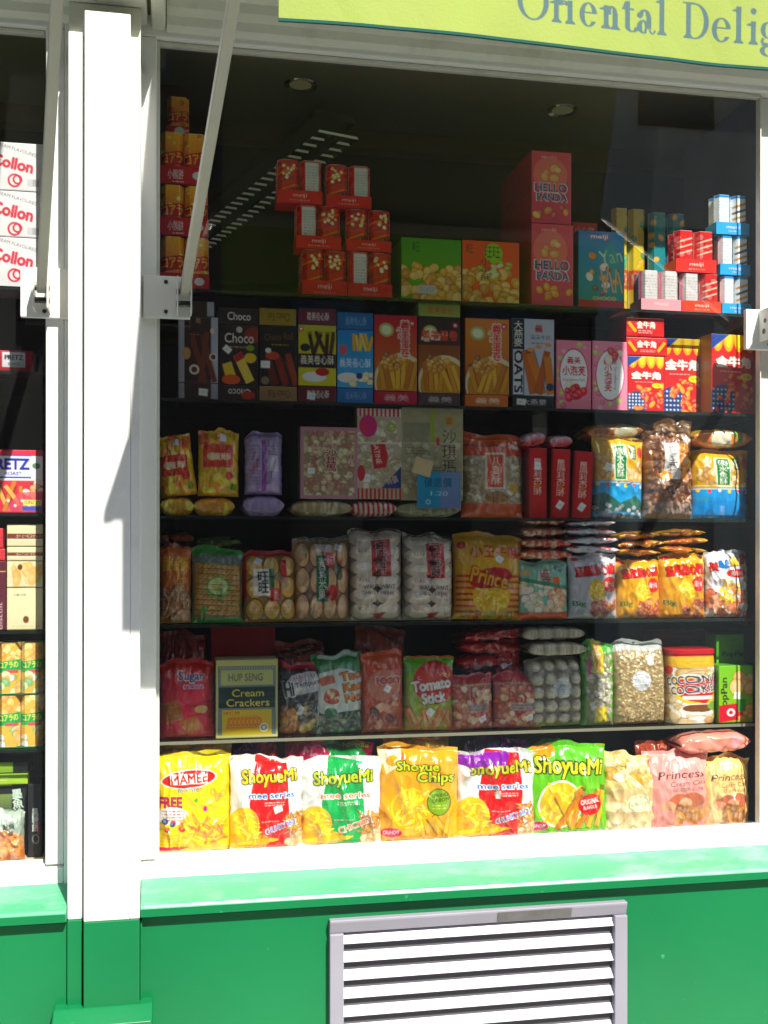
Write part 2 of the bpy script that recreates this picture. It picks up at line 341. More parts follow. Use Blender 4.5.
def bag(a, row, name, label, cat, group=None, d=.055, wr=1.0, yaw=0, roll=0, lean=2, on=None, dy=0, lift=None, mat_='film', pin=.05, topw=1.0, seal=.07, sharp=3.0, back=None):
    x, Yf, zb, W, H = place(a, row, on, dy, lift)
    nu, nv = a.nu, a.nv; U, Vv = np.meshgrid(np.linspace(-1, 1, nu), np.linspace(1, 0, nv)); sd = int(a.r[0]*2+a.r[1]) % 400
    jr_ = random.Random(sd); j6 = 1.0 if row == 6 else .45; yaw = yaw+jr_.uniform(-6, 6)*j6; roll = roll+jr_.uniform(-1.6, 1.6)*j6; wr = wr*(1.6 if row == 6 else 1.2)
    def shape(U, Vv, sgn, fine):
        g = np.clip(1-np.abs(2*Vv-.9)**3.2, 0, 1)**.75*np.clip((1-Vv)/seal, 0, 1)**.5*np.clip(Vv/(seal*.7), 0, 1)**.4
        pr = np.clip(1-np.abs(U)**sharp, 0, 1)**.62
        ins = np.minimum(1, (1-np.abs(U))*5)
        y = d/2*pr*g
        asp = H/W
        if fine:
            w = .0062*(ridge(U*6+noise(U*2, Vv*3, sd)*2, Vv*1.6*asp, sd)-.5)*(np.exp(-(1-Vv)/.18)+.8*np.exp(-Vv/.14)+.12)
            w += .0042*(ridge(U*2.2+Vv*1.7*asp, Vv*2.6*asp-U*1.2, sd+3)-.5) + .0032*(ridge(U*4-Vv*3*asp, Vv*4*asp+U*2, sd+9)-.55)
            w += .0016*(noise(U*9, Vv*9*asp, sd+5)-.5)
            y = y + wr*w*ins*(.25+.75*np.clip(g*1.5, 0, 1)) + (a.h if fine == 2 else 0)*ins
        xs = U*W/2*(1-pin*np.sin(np.pi*np.clip(Vv, 0, 1))**1.2)*(1-(1-topw)*np.clip(Vv, 0, 1)**2)
        xs = xs + .0016*wr*(noise(Vv*9*asp, U*0+3+np.sign(U), sd)-.5)*np.abs(U)**3
        z = Vv*H + .016*wr**.5*(noise(U*1.6+4, 0*U, sd+1)-.5)*Vv**6 + .006*wr**.5*(noise(U*5+9, 0*U, sd+2)-.5)*Vv**9 - .007*Vv**5*np.abs(U)**3
        wav = .004*wr*np.sin(U*5+sd)*np.clip((Vv-.85)/.15, 0, 1)
        return np.stack([xs, -sgn*y + wav, z], -1).reshape(-1, 3)
    f = shape(U, Vv, 1, 2); nb, mb = 14, 14
    Ub, Vb = np.meshgrid(np.linspace(-1, 1, nb), np.linspace(1, 0, mb)); b = shape(Ub, Vb, -1, 0)
    V = np.concatenate([f, b]); F = np.concatenate([gridfaces(nu, nv), gridfaces(nb, mb, nu*nv, True)])
    bc = lin(back) if back else a.c.reshape(-1, 3).mean(0)
    me = setmesh(name, V, F, np.concatenate([a.c.reshape(-1, 3), np.tile(bc, (nb*mb, 1))]), [M[mat_]])
    return finish(name, me, (x, Yf+d/2, zb), (R(-lean), R(roll), R(yaw)), label, cat, group, zb+H)
def lying(a, row, name, label, cat, group=None, d=.14, wr=1.0, yaw=0, roll=0, on=None, dy=0, lift=None, mat_='film', flat=2.0, sealx=.0, plen=None):
    """a soft pack lying on its back, its end towards the window"""
    x, Yf, zb, W, H = place(a, row, on, dy, lift)
    nu, nv = a.nu, max(a.nv, 14); sd = int(a.r[0]+a.r[1]*2) % 300
    U, S = np.meshgrid(np.linspace(-1, 1, nu), np.linspace(0, 1, nv))
    th = np.pi*(S)       # 0 = top rear .. pi/2 front .. pi = bottom rear
    ends = np.clip(1-np.abs(U)**4, 0, 1)**.6
    front = -(np.sin(th))**.9; zz = np.cos(th)
    yy = d*.5 + front*d*.5*(.97+.03*ends)
    w = .0028*wr*(ridge(U*2.4+S*2.5, S*4-U*1.5, sd)-.5)+.0016*wr*(noise(U*7+S*5, S*9, sd)-.5)
    z = H/2 + np.sign(zz)*np.abs(zz)**(1/flat*1.2)*(H/2)*(.12+.88*ends) + w*ends
    xx = U*W/2 + .002*wr*(noise(S*6, U*0, sd)-.5)
    yy = yy + w*2
    V = np.stack([xx, yy, z], -1).reshape(-1, 3)
    # rear closure
    Sb = 6; ub, sb = np.meshgrid(np.linspace(-1, 1, nu), np.linspace(0, 1, Sb)); eb = np.clip(1-np.abs(ub)**4, 0, 1)**.6
    zt = H/2+(H/2)*(.12+.88*eb); Vb = np.stack([ub*W/2, d*.5+d*.5*np.sin(np.pi*sb)*.9, H/2+(zt-H/2)*np.cos(np.pi*sb)], -1).reshape(-1, 3)
    idx = np.clip((S*(a.nv-1)), 0, a.nv-1).astype(int)
    col = a.c[idx, np.broadcast_to(np.arange(nu), idx.shape)].reshape(-1, 3)
    F = np.concatenate([gridfaces(nu, nv), gridfaces(nu, Sb, nu*nv, True)])
    me = setmesh(name, np.concatenate([V, Vb]), F, np.concatenate([col, np.tile(col.mean(0), (nu*Sb, 1))]), [M[mat_]])
    return finish(name, me, (x, Yf, zb), (0, R(roll), R(yaw)), label, cat, group, zb+H)
def behind(o, dy, dx=0, label=None, dz=0):
    c = o.copy(); C.objects.link(c); c.location = (o.location.x+dx, o.location.y+dy, o.location.z+dz)
    if label: c['label'] = label
    top[c] = top[o]
    return c
import mathutils
# ================================================================== THE PLACE
def X_(px, Y, py=551): return P(px, py, Y)[0]
ZG, ZH = .838, 2.728            # glass bottom and head
XL, XR = X_(156.5, 0), X_(760, 0)  # main window opening
XA, XB = X_(84, -.14), X_(140, -.14)   # pilaster face
def struct(o): return tag(o, kind='structure')
# ground
struct(MB().box(-30, 30, -2.9, .3, -.3, 0).build('pavement', M['pave']))
struct(MB().box(-30, 30, -3.05, -2.9, -.3, .004).build('kerb', M['kerb']))
struct(MB().box(-60, 60, -9.5, -3.05, -.3, -.12).build('road', M['road']))
struct(MB().box(-60, 60, -60, -9.5, -.3, .0).build('far_pavement', M['pave']))
struct(MB().box(-60, 60, .3, 60, -.3, -.05).build('ground', M['road']))
# street side opposite (seen only as reflections in the pane)
def street_house(name, x0, x1, h, m, label, y=-11.5):
    r = empty(name, (x0, y, 0)); tag(r, label, 'building')
    MB().box(0, x1-x0, -8, 0, 0, h).build('wall', m, r)
    MB().box(-.1, x1-x0+.1, -.3, .25, h-.5, h-.2).build('cornice', M['winframe'], r)
    n = int((x1-x0)/2.2)
    for k in range(n):
        for fl in range(int(h/3.1)):
            cx = (k+.5)*(x1-x0)/n; z = .6+fl*3.1+.6
            w = MB().box(cx-.55, cx+.55, .0, .05, z, z+1.7).build('window', M['brick'], r)
            MB().box(cx-.47, cx+.47, .05, .06, z+.08, z+.8).box(cx-.47, cx+.47, .05, .06, z+.88, z+1.62).build('pane', M['winglass'], w)
    return r
street_house('brick_house', -16, 5.6, 12.5, M['brick'], 'dark brown brick house across the street from the shop')
street_house('stone_house', 5.7, 22, 13.0, M['stone'], 'pale grey stone house across the street, right of the brick one')

# the shop front: one building
shop = empty('shop_building', (0, 0, 0)); tag(shop, 'white and green painted timber shop front with a wide display window', 'building')
XLR = X_(47, 0)      # right edge of the left window's glass
LX = -1.9; RX = 3.2
m = MB()
m.box(XA, X_(130, -.14), -.14, .0, .745, 2.722).box(X_(130, -.14)+.0004, XB, -.139, .0, .745, 2.668)                          # pilaster face, upper white part
pil = m.build('pilaster', M['white'], shop, bev=.002)
x68 = X_(68, -.11); x56 = X_(56, -.03)
MB().box(x68, XA-.0035, -.12, .0, .745, 2.683).build('pilaster_moulding', M['white'], pil, bev=.003)
MB().box(XA-.0035, XA, -.105, 0, .3, 2.7).build('groove', M['dark'], pil)
x141 = X_(131, -.14)
MB().box(XA, XB, -.142, .0, .0, .7445).build('pilaster_lower', M['green'], pil, bev=.002)
MB().box(x68, XA-.0035, -.122, .0, .0, .7445).build('pilaster_moulding_lower', M['green'], pil, bev=.002)
MB().box(X_(52, -.17), X_(153, -.17), -.185, -.01, 0, .535).prof([(-.185, .535), (-.01, .535), (-.01, .56), (-.145, .56)], X_(52, -.17), X_(153, -.17)).build('plinth', M['green'], pil, bev=.004)
# capital pieces
MB().box(x68, XB, -.11, -.01, 2.64, 2.752).build('capital', M['cream'], pil, bev=.002)
MB().box(X_(66, -.16), X_(146, -.16), -.165, -.01, 2.753, 2.80).build('capital_cap', M['cream'], pil, bev=.003)
MB().box(X_(150, -.17), X_(165, -.17), -.18, -.02, 2.745, 2.90).build('scroll_block', M['cream'], pil, bev=.006)
# window frames
def frame(x0, x1, name='window_frame'):
    w0, w1 = .040, .040
    m = MB()
    xl0 = x0-w0; xr1 = x1+w1
    m.prof([(-.03, ZG-.0445), (.03, ZG-.0445), (.03, ZG+.004), (-.012, ZG+.004), (-.03, ZG-.004)], xl0, xr1)     # bottom rail
    m.prof([(-.03, ZH), (.03, ZH), (.03, ZH+.05), (-.03, ZH+.05)], xl0, xr1)
    for a, b, y in ((xl0, x0, -.03), (x1+(.003 if x1 > 1 else 0), xr1, .0075 if x1 > 1 else -.03)):
        m.box(a, b, y, .03, ZG+.0045, ZH-.0005)
    f = m.build(name, M['white'], shop, bev=.003)
    q = MB()                                          # glazing bead round the pane
    q.box(x0+.0002, x0+.007, -.016, .0, ZG+.005, ZH-.002).box(x1-.003, x1-.0002, -.005, .0, ZG+.005, ZH-.002)
    q.box(x0+.0072, x1-.0072, -.013, .0, ZG+.005, ZG+.011).box(x0+.0072, x1-.0072, -.013, .0, ZH-.009, ZH-.002)
    q.build('glazing_bead', M['cream'], f)
    MB().box(x0+.001, x1-.001, .001, .007, ZG+.0045, ZH-.001).build('pane', M['pane'], f)
    return f
MB().box(XR+.032, XR+.045, .032, .5, .79, ZH+.04).build('side_partition', M['board'], shop)
MB().box(XL-.045, XL-.032, .032, .5, .79, ZH+.04).build('side_partition', M['board'], shop)
f1 = frame(XL, XR); f2 = frame(LX, XLR)
# strips between the frames and the pilaster, and the right hand post
MB().box(XB+.0005, XL-.0405, -.035, 0, ZG-.048, ZH+.05).build('frame_post', M['white'], shop, bev=.002) if XL-.0405 > XB+.002 else None
MB().box(XLR+.0405, x68-.0005, -.032, 0, ZG-.048, ZH+.05).build('frame_post', M['white'], shop, bev=.002) if x68-.0005 > XLR+.042 else None
MB().box(XR+.052, XR+.30, -.04, 0.03, .0, ZH+.05).build('end_pilaster', M['white'], shop, bev=.003)
MB().box(XR+.31, RX, -.03, .2, 0, 3.9).build('neighbour_wall', M['stone'], shop)
# head mouldings
hd = [(-.034, ZH+.012), (-.048, ZH+.022), (-.055, ZH+.040), (-.085, ZH+.046), (-.092, ZH+.066), (-.125, ZH+.075), (-.135, ZH+.10), (-.165, ZH+.115), (-.17, ZH+.17), (-.2, ZH+.19), (-.2, ZH+.24), (0, ZH+.24), (0, ZH+.012)]
MB().prof(hd, X_(166, -.17), RX).prof(hd, LX, X_(64, -.17)).build('head_moulding', M['cream'], shop)
MB().box(LX, RX, -.17, .0, ZH+.242, 4.2).build('fascia', M['cream'], shop)
MB().box(LX, RX, -.30, .0, 4.2, 4.35).box(LX, RX, 0.001, 4.4, 3.35, 3.45).build('roof_slab', M['cream'], shop)
# sills
def sill(x0, x1):
    o = MB().prof([(-.03, .800), (-.128, .771), (-.134, .763), (-.134, .745), (-.115, .739), (.0, .739), (.0, .800)], x0, x1).build('window_sill', M['sill'], shop, bev=.002)
    MB().prof([(-.1345, .7625), (-.1352, .7625), (-.1352, .7455), (-.1345, .7455)], x0+.001, x1-.001).build('sill_edge', M['green'], o)
sill(XB+.001, 2.0); sill(LX, x68-.001)
# stall riser panels
MB().box(XB+.001, 2.0, -.113, .0, .0, .7385).build('stall_riser', M['green'], shop, bev=.002)
MB().box(LX, x68-.001, -.113, .0, .0, .7385).build('stall_riser', M['green'], shop, bev=.002)
MB().box(XB+.001, X_(158, -.12)*0+XB+.0012+.004, -.122, -.05, .0, .734).build('panel_edge', M['green'], shop, bev=.001)

# interior
struct(MB().box(LX, RX, 0.03, .56, ZH+.052, ZH+.16).build('window_soffit', M['ceil']))
struct(MB().box(LX, RX, .561, .62, ZH-.0, ZH+.16).build('ceiling_beam', M['beam']))
struct(MB().box(LX, RX, .621, 4.2, 3.2, 3.3).build('shop_ceiling', M['wall']))
struct(MB().box(LX, RX, 4.2, 4.3, -.1, 3.3).build('back_wall', M['wall']))
struct(MB().box(LX, LX+.05, .04, 4.2, 0.6, 3.2).build('side_wall', M['wall'])); struct(MB().box(RX-.05, RX, .04, 4.2, 0.6, 3.2).build('side_wall', M['wall']))
struct(MB().box(LX, RX, .3, 4.2, -.05, .0).build('shop_floor', M['floor']))
deck = MB().box(XL-.03, XR+.03, .031, .48, .78, .8295).build('display_deck', M['white']); tag(deck, 'pale deck inside the bottom of the main window, under the lowest row of bags', 'display shelf')
d2 = MB().box(LX+.06, XLR+.03, .031, .48, .78, .8295).build('display_deck', M['deck']); tag(d2, 'pale deck inside the bottom of the left hand window', 'display shelf')
bb = MB().box(XL-.03, XR+.03, .481, .5, .8, 2.12).build('back_panel', M['board']); tag(bb, 'dark panel behind the shelves of the main window', 'panel')
bb = MB().box(LX+.06, XLR+.03, .481, .5, .8, 2.5).build('back_panel', M['board']); tag(bb, 'dark panel behind the goods of the left window', 'panel')
# glass shelves
names = {1: 'uppermost glass shelf, carrying the red trays and the tall pink cartons', 2: 'second glass shelf from the top, carrying the standing biscuit cartons',
         3: 'third glass shelf from the top, carrying flat cakes and square pouches', 4: 'fourth glass shelf from the top, carrying rice crackers and yellow snack bags', 5: 'lowest glass shelf, just above the sunlit bags'}
for k in range(1, 6):
    z = ROW[k][1]
    r = empty('glass_shelf', (0, .055, z)); tag(r, names[k], 'shelf', 'glass shelves in the main window')
    MB().box(XL-.02, XR+.02, .0, .36, -.0085, -.0015).build('shelf_panel', M['shelfglass'], r)
    MB().box(XL-.02, XR+.02, -.0015, -.0003, -.0088, -.0012).build('polished_edge', M['ledge' if k == 5 else 'shelfedge'], r)  # the lowest shelf's edge is coloured paler for the sun on it
    for xx in (XL-.015, XR+.005):
        MB().box(xx, xx+.01, .01, .35, -.02, -.009).build('shelf_bracket', M['steel'], r)
# recessed lamps in the soffit
for i, (px, py) in enumerate(((300, 85), (562, 110))):
    zc = ZH+.051
    u = px-384; dx = s_*FPX+c_*u; dy = c_*FPX-s_*u; t = (zc-CZ)/(HY-py)
    x, y = dx*t, CY+dy*t
    r = empty('recessed_lamp', (x, y, zc)); tag(r, ['round recessed ceiling lamp near the upper left of the soffit, right of the white arm', 'round recessed ceiling lamp near the middle of the soffit, above the tall pink cartons'][i], 'ceiling lamp', 'recessed lamps in the window soffit')
    q = MB(); n = 24
    for k in range(n):
        a, b = 2*math.pi*k/n, 2*math.pi*(k+1)/n
        for (r0, z0, r1, z1) in ((.030, -.001, .042, -.004), (.042, -.004, .044, 0)):
            q.quad((r0*math.cos(a), r0*math.sin(a), z0), (r0*math.cos(b), r0*math.sin(b), z0), (r1*math.cos(b), r1*math.sin(b), z1), (r1*math.cos(a), r1*math.sin(a), z1))
    q.build('trim_ring', M['chrome'], r); MB().cyl((0, 0, -.0008), (0, 0, .01), .0295, 20).build('bulb_glass', M['lamp'], r)
# long louvred ceiling light running diagonally into the shop
def onz(px, py, z):
    u = px-384; t = (z-CZ)/(HY-py); return (s_*FPX+c_*u)*t, CY+(c_*FPX-s_*u)*t
zc = 2.66
a = np.array([*onz(338, 136, zc), zc]); b = np.array([*onz(196, 246, zc), zc]); L_ = np.linalg.norm(b-a); d_ = (b-a)/L_; nrm = np.array([d_[1], -d_[0], 0])
r = empty('louvred_light', tuple(a)); tag(r, 'long louvred strip light hanging under the dark shop ceiling at upper left', 'ceiling light')
q = MB(); w_ = .06; n = int(L_/.05)
for k in range(n+1):      # one continuous grid: two rails, a spine and the cross blades between them
    p0 = d_*(k*L_/n); up = np.array([0, 0, .007])
    for sg in (-1, -.3, .3, 1): q.v += [tuple(p0+nrm*sg*w_), tuple(p0+nrm*sg*w_*.94+up*1)]
for k in range(n+1):
    b0 = k*8
    q.f += [(b0, b0+2, b0+3, b0+1), (b0+4, b0+6, b0+7, b0+5)]
    if k in (0, n): q.f.append((b0+2, b0+4, b0+5, b0+3))
    if k < n:
        for j in (0, 2, 4, 6): q.f.append((b0+j, b0+8+j, b0+9+j, b0+1+j))
lg = q.build('louvre_grid', M['louvre'], r); lg.data.materials.append(M['wall'])  # blades glow faintly to stand for reflected glints
for pl in lg.data.polygons:
    if abs(pl.normal.dot(mathutils.Vector(tuple(nrm)))) > .5: pl.material_index = 1
MB().bar(d_*.02+np.array([0, 0, .06]), d_*L_+np.array([0, 0, .06]), .12, .02).build('housing', M['wall'], r)
for hk in (.4, 1.5): MB().cyl(tuple(d_*hk+np.array([0, 0, .07])), tuple(d_*hk+np.array([0, 0, .54])), .006).build('hanger', M['steel'], r)

# ventilation grille in the riser
x0, _, _ = P(329.5, 960, -.12); x1, _, _ = P(625.5, 960, -.12); zt = P(329, 921, -.12)[1]; zb = .33
zt = (P(329, 921, -.12)[1]+P(625, 898, -.12)[1])/2
r = empty('ventilation_grille', ((x0+x1)/2, -.1145, (zt+zb)/2)); tag(r, 'grey painted louvred ventilation grille set in the green panel under the window', 'grille')
W2, H2 = (x1-x0)/2, (zt-zb)/2; fw = .032
MB().prof([(-.020, H2), (0, H2), (0, H2-fw), (-.012, H2-fw), (-.020, H2-.006)], -W2, W2).prof([(-.020, -H2), (0, -H2), (0, -H2+fw), (-.012, -H2+fw)], -W2, W2)\
    .box(-W2, -W2+fw, -.0205, 0, -H2+fw, H2-fw).box(W2-fw, W2, -.0205, 0, -H2+fw, H2-fw).build('frame', M['grey'], r, bev=.002)
q = MB(); z = H2-fw-.004; k = 0
while z > -H2+fw+.02:
    q.prof([(-.003, z), (-.015, z-.020), (-.0138, z-.0215), (-.0015, z-.0015)], -W2+fw-.003, W2-fw+.003); z -= .0415
q.build('slats', M['slat'], r)
MB().box(-W2+fw, W2-fw, -.0012, .0002, -H2+fw, H2-fw).build('backing', M['vent'], r)
MB().prof([(-.0212, H2-.005), (-.0206, H2-.005), (-.0135, H2-fw+.004), (-.0141, H2-fw+.004)], W2*.1, W2*.61).build('grimy_patch', M['grime'], r)

# ------------------------------------------------------------------ awning over the main window
YA, ZV = -.919, 2.36
AX0, AX1 = .164, 1.43
def serif(a, ch, x, w, base, cap, col):
    """roman letters with thick stems and fine serifs, drawn as shapes; x left edge, w width, heights in the artwork unit"""
    xh = cap*.66; st = cap*.15; th = cap*.045
    def rc(x0, y0, x1, y1): a.r_(x0, base-y1, x1, base-y0, col)
    def foot(xc, y=0, hw=None):
        hw = hw or st*.98
        rc(xc-hw, y, xc+hw, y+th); a.p([(xc-st/2-th*1.5, base-y-th), (xc+st/2+th*1.5, base-y-th), (xc+st/2, base-y-th*2.6), (xc-st/2, base-y-th*2.6)], col)
    def flag(xc, y):
        a.p([(xc-st/2, base-y+th*2.8), (xc-st/2-st*.8, base-y+th*2.6), (xc-st/2-st*.8, base-y+th*1.8), (xc+st/2, base-y-th*.6), (xc+st/2, base-y+th*3)], col)
    def ring(cx, cy, rx, ry, fx=.62, fy=.92, cut=None, tilt=.0):
        def f(X, Y):
            u = X-cx; v = base-Y-cy; o = (u/rx)**2+(v/ry)**2 <= 1; i = ((u)/(rx-st*1.02))**2+((v+u*tilt)/(ry-th*1.1))**2 <= 1
            m_ = o & ~i
            if cut is not None: m_ &= cut(u/rx, v/ry)
            return m_
        a._m(f, (cx-rx, base-cy-ry, cx+rx, base-cy+ry), col)
    if ch == 'O': ring(x+w/2, cap/2, w/2, cap*.52)
    elif ch == 'l': c = x+w/2; rc(c-st/2, 0, c+st/2, cap*1.03); foot(c); flag(c, cap*1.0)
    elif ch == 'i':
        c = x+w/2; rc(c-st/2, 0, c+st/2, xh); foot(c); flag(c, xh*.97); a.e(c, base-cap*.93, st*.62, st*.62, col)
    elif ch == 'D':
        c = x+st*1.3; rc(c-st/2, 0, c+st/2, cap); foot(c); rc(c-st*1.2, cap-th, c+st*1.2, cap)
        rc(c, 0, x+w*.5, th*1.1); rc(c, cap-th*1.1, x+w*.5, cap)
        ring(x+w*.48, cap/2, w*.52, cap*.5, cut=lambda u, v: u > 0)
    elif ch == 'r':
        c = x+st*1.2; rc(c-st/2, 0, c+st/2, xh); foot(c); flag(c, xh*.97)
        ring(c+st*1.5, xh*.62, st*1.35, xh*.36, cut=lambda u, v: (v > .35) & (u < .4)); a.e(x+w-st*.55, base-xh*.87, st*.6, st*.55, col)
    elif ch == 'n':
        c = x+st*1.15; c2 = x+w-st*1.15; rc(c-st/2, 0, c+st/2, xh); foot(c); flag(c, xh*.97)
        rc(c2-st/2, 0, c2+st/2, xh*.66); foot(c2); rx = (c2+st/2-c)/2
        ring(c+rx, xh*.62, rx, xh*.38, cut=lambda u, v: (v > 0) & ((v < .93) | (u > -.55)))
    elif ch == 'e':
        ring(x+w/2, xh*.5, w*.5, xh*.52, cut=lambda u, v: ~((v < .12) & (v > -.5) & (u > .1))); rc(x+st*.7, xh*.54, x+w-st*.4, xh*.54+th*1.2)
    elif ch == 't':
        c = x+w*.42; rc(c-st/2, xh*.2, c+st/2, xh*1.25); rc(x, xh-th*1.3, x+w*.95, xh)
        a.p([(c-st/2, base-xh*1.25), (c+st/2, base-xh*1.3), (c-st/2, base-xh*.98), (x, base-xh+th)], col)
        ring(c+st*.95, xh*.22, st*1.45, xh*.24, cut=lambda u, v: v < -.0)
    elif ch == 'a':
        c = x+w*.66; rc(c-st/2, xh*.18, c+st/2, xh*.72)
        ring(x+w*.42, xh*.68, w*.36, xh*.33, cut=lambda u, v: (v > .1)); a.e(x+w*.16, base-xh*.74, st*.6, st*.55, col)
        ring(x+w*.36, xh*.27, w*.36, xh*.29, cut=lambda u, v: (u < .55)); ring(x+w*.86, xh*.2, w*.2, xh*.22, cut=lambda u, v: (v < -.1))
    elif ch == 'g':
        ring(x+w*.44, xh*.66, w*.38, xh*.36); rc(x+w*.7, xh*.88, x+w, xh*.98); ring(x+w*.48, -xh*.22, w*.46, xh*.25); a.l(x+w*.2, base-xh*.32, x+w*.12, base-xh*.1, st*.6, col); a.l(x+w*.12, base-xh*.08, x+w*.7, base-0, st*.7, col)
    elif ch == 'h':
        c = x+st*1.15; c2 = x+w-st*1.15; rc(c-st/2, 0, c+st/2, cap*1.03); foot(c); flag(c, cap); rc(c2-st/2, 0, c2+st/2, xh*.66); foot(c2); rx = (c2+st/2-c)/2
        ring(c+rx, xh*.62, rx, xh*.38, cut=lambda u, v: (v > 0) & ((v < .93) | (u > -.55)))
    elif ch == 's':
        ring(x+w*.5, xh*.73, w*.4, xh*.29, cut=lambda u, v: (v > .2) | (u < 0)); ring(x+w*.5, xh*.26, w*.42, xh*.29, cut=lambda u, v: (v < -.2) | (u > 0))
ZTV = 2.60
va = A(AX0*100, 0, AX1*100, (ZTV-ZV)*100, '98a948', k=7.5)
va.mottle(.03, .12, 2)
base_v = (ZTV-2.398)*100
for ch, p0, p1 in (('O', 516, 548), ('r', 549.5, 562.5), ('i', 565, 574), ('e', 579, 597), ('n', 600, 621), ('t', 622, 635), ('a', 637, 655), ('l', 656.5, 667.5),
                   ('D', 682, 709), ('e', 712, 731), ('l', 732, 745), ('i', 748, 758), ('g', 759, 777), ('h', 779, 801), ('t', 803, 815), ('s', 818, 833)):
    xa = X_(p0, YA)*100; xb = X_(p1, YA)*100
    serif(va, ch, xa, xb-xa, base_v, 5.9, '4a6664')
aw = empty('awning', (AX0, YA, ZV)); tag(aw, 'lime green fabric awning over the main window with grey blue serif lettering on its valance', 'awning', None)
U, Vv = np.meshgrid(np.linspace(0, 1, va.nu), np.linspace(1, 0, va.nv)); Wv = AX1-AX0
def vwave(U, V): return .006*np.sin(U*9)*(1-V)+.004*(noise(U*14, V*1.5, 3)-.5)*(1.3-V) + .0015*np.abs(noise(U*20+V*2, V*2, 9)-.5)
yy = vwave(U, Vv); zz = Vv*(ZTV-ZV)+.003*(noise(U*7, 0*U, 4)-.5)*(1-Vv)+.004*np.sin(U*5.+.6)*(1-Vv)
vm = setmesh('valance', np.stack([U*Wv, -yy, zz], -1).reshape(-1, 3), gridfaces(va.nu, va.nv), va.c.reshape(-1, 3), [M['canvas']])
vo = bpy.data.objects.new('valance', vm); C.objects.link(vo); vo.parent = aw
sd = vo.modifiers.new('thick', 'SOLIDIFY'); sd.thickness = .0012; sd.offset = 1
q = MB(); n = 70                                              # hem tape along the lower edge
hu = np.linspace(0, 1, n); hy = -vwave(hu, 0*hu); hz = .003*(noise(hu*7, 0*hu, 4)-.5)+.004*np.sin(hu*5.+.6)
for i in range(n-1):
    q.bar((hu[i]*Wv, hy[i]-.0012, hz[i]), (hu[i+1]*Wv+.0005, hy[i+1]-.0012, hz[i+1]), .0045, .0045)
q.build('hem', M['hem'], aw)
CT = [(0.0, ZTV-ZV-.0), (.0, ZTV-ZV+.03), (.36, 1.35-.1), (.73, 1.72)]
q = MB()
for (y0_, z0_), (y1_, z1_) in zip(CT[:-1], CT[1:]):
    q.prof([(y0_+.004, z0_), (y1_+.004, z1_), (y1_+.006, z1_), (y0_+.006, z0_)], -.001, Wv+.001)
q.build('canopy', M['canopy'], aw)
MB().box(-.035, Wv+.03, .007, .035, ZTV-ZV-.015, ZTV-ZV+.015).build('front_bar', M['arm'], aw, bev=.003)
def armset(parent, bx, bz, ex, plate, side=1):
    """folding arm and its bracket; positions in world space, made local to the awning"""
    o = np.array(parent.location)
    def lc(x, y, z): return (x-o[0], y-o[1], z-o[2])
    a_ = lc(bx, -.075, bz); e_ = lc(ex, YA+.02, ZTV-.02 if side == 1 else ZTV+.06)
    ar = MB().bar(a_, e_, .021, .024).build('arm', M['arm'], parent, bev=.003)
    MB().cyl(lc(bx-.018, -.075, bz+.004), lc(bx+.018, -.075, bz+.004), .006, 10).cyl(lc(bx-.018, -.07, bz-.022), lc(bx+.018, -.07, bz-.022), .007, 10).build('pivot_bolt', M['steel'], ar)
    p0, p1, z0, z1 = plate
    q = MB().box(*[v for pr in ((p0-o[0], p1-o[0]), (-.045-o[1], -.0305-o[1]), (z0-o[2], z1-o[2])) for v in pr])
    q.box(bx-.017-o[0], bx-.0135-o[0], -.10-o[1], -.0455-o[1], bz-.045-o[2], bz+.035-o[2]).box(bx+.0135-o[0], bx+.017-o[0], -.10-o[1], -.0455-o[1], bz-.045-o[2], bz+.035-o[2])
    b_ = q.build('bracket', M['white'], parent, bev=.002)
    h = MB()
    for zz in (z0+.014, z1-.014):
        xx = (p0+p1)/2 - .002*side
        h.cyl(lc(xx, -.0475, zz), lc(xx, -.0452, zz), .0045, 10)
    h.build('screw', M['steel'], b_)
zl = P(187, 300, -.06)[1]
armset(aw, X_(184, -.075), P(184, 294, -.075)[1], .128, (X_(143, -.045), X_(190, -.045), P(165, 318, -.045)[1], P(165, 276, -.045)[1]))
armset(aw, X_(771, -.075), P(771, 322, -.075)[1], 1.44, (X_(746, -.045), X_(790, -.045), P(757, 349, -.045)[1], P(757, 309, -.045)[1]), -1)
aw2 = empty('awning', (-.12, YA, ZV+.1)); tag(aw2, 'second awning over the left window, only its right hand folding arm and bracket in view', 'awning')
armset(aw2, X_(41, -.075), P(41, 290, -.075)[1], -.154, (X_(20, -.045), X_(70, -.045), P(45, 318, -.045)[1], P(45, 268, -.045)[1]))
q = MB(); wl = -1.6
for (y0_, z0_), (y1_, z1_) in zip(CT[:-1], CT[1:]): q.prof([(y0_+.004, z0_-.1), (y1_+.004, z1_-.1), (y1_+.006, z1_-.1), (y0_+.006, z0_-.1)], wl, -.02)
q.build('canopy', M['canopy'], aw2)
MB().box(wl, 0, .007, .035, ZTV-ZV-.115, ZTV-ZV-.085).build('front_bar', M['arm'], aw2, bev=.003)

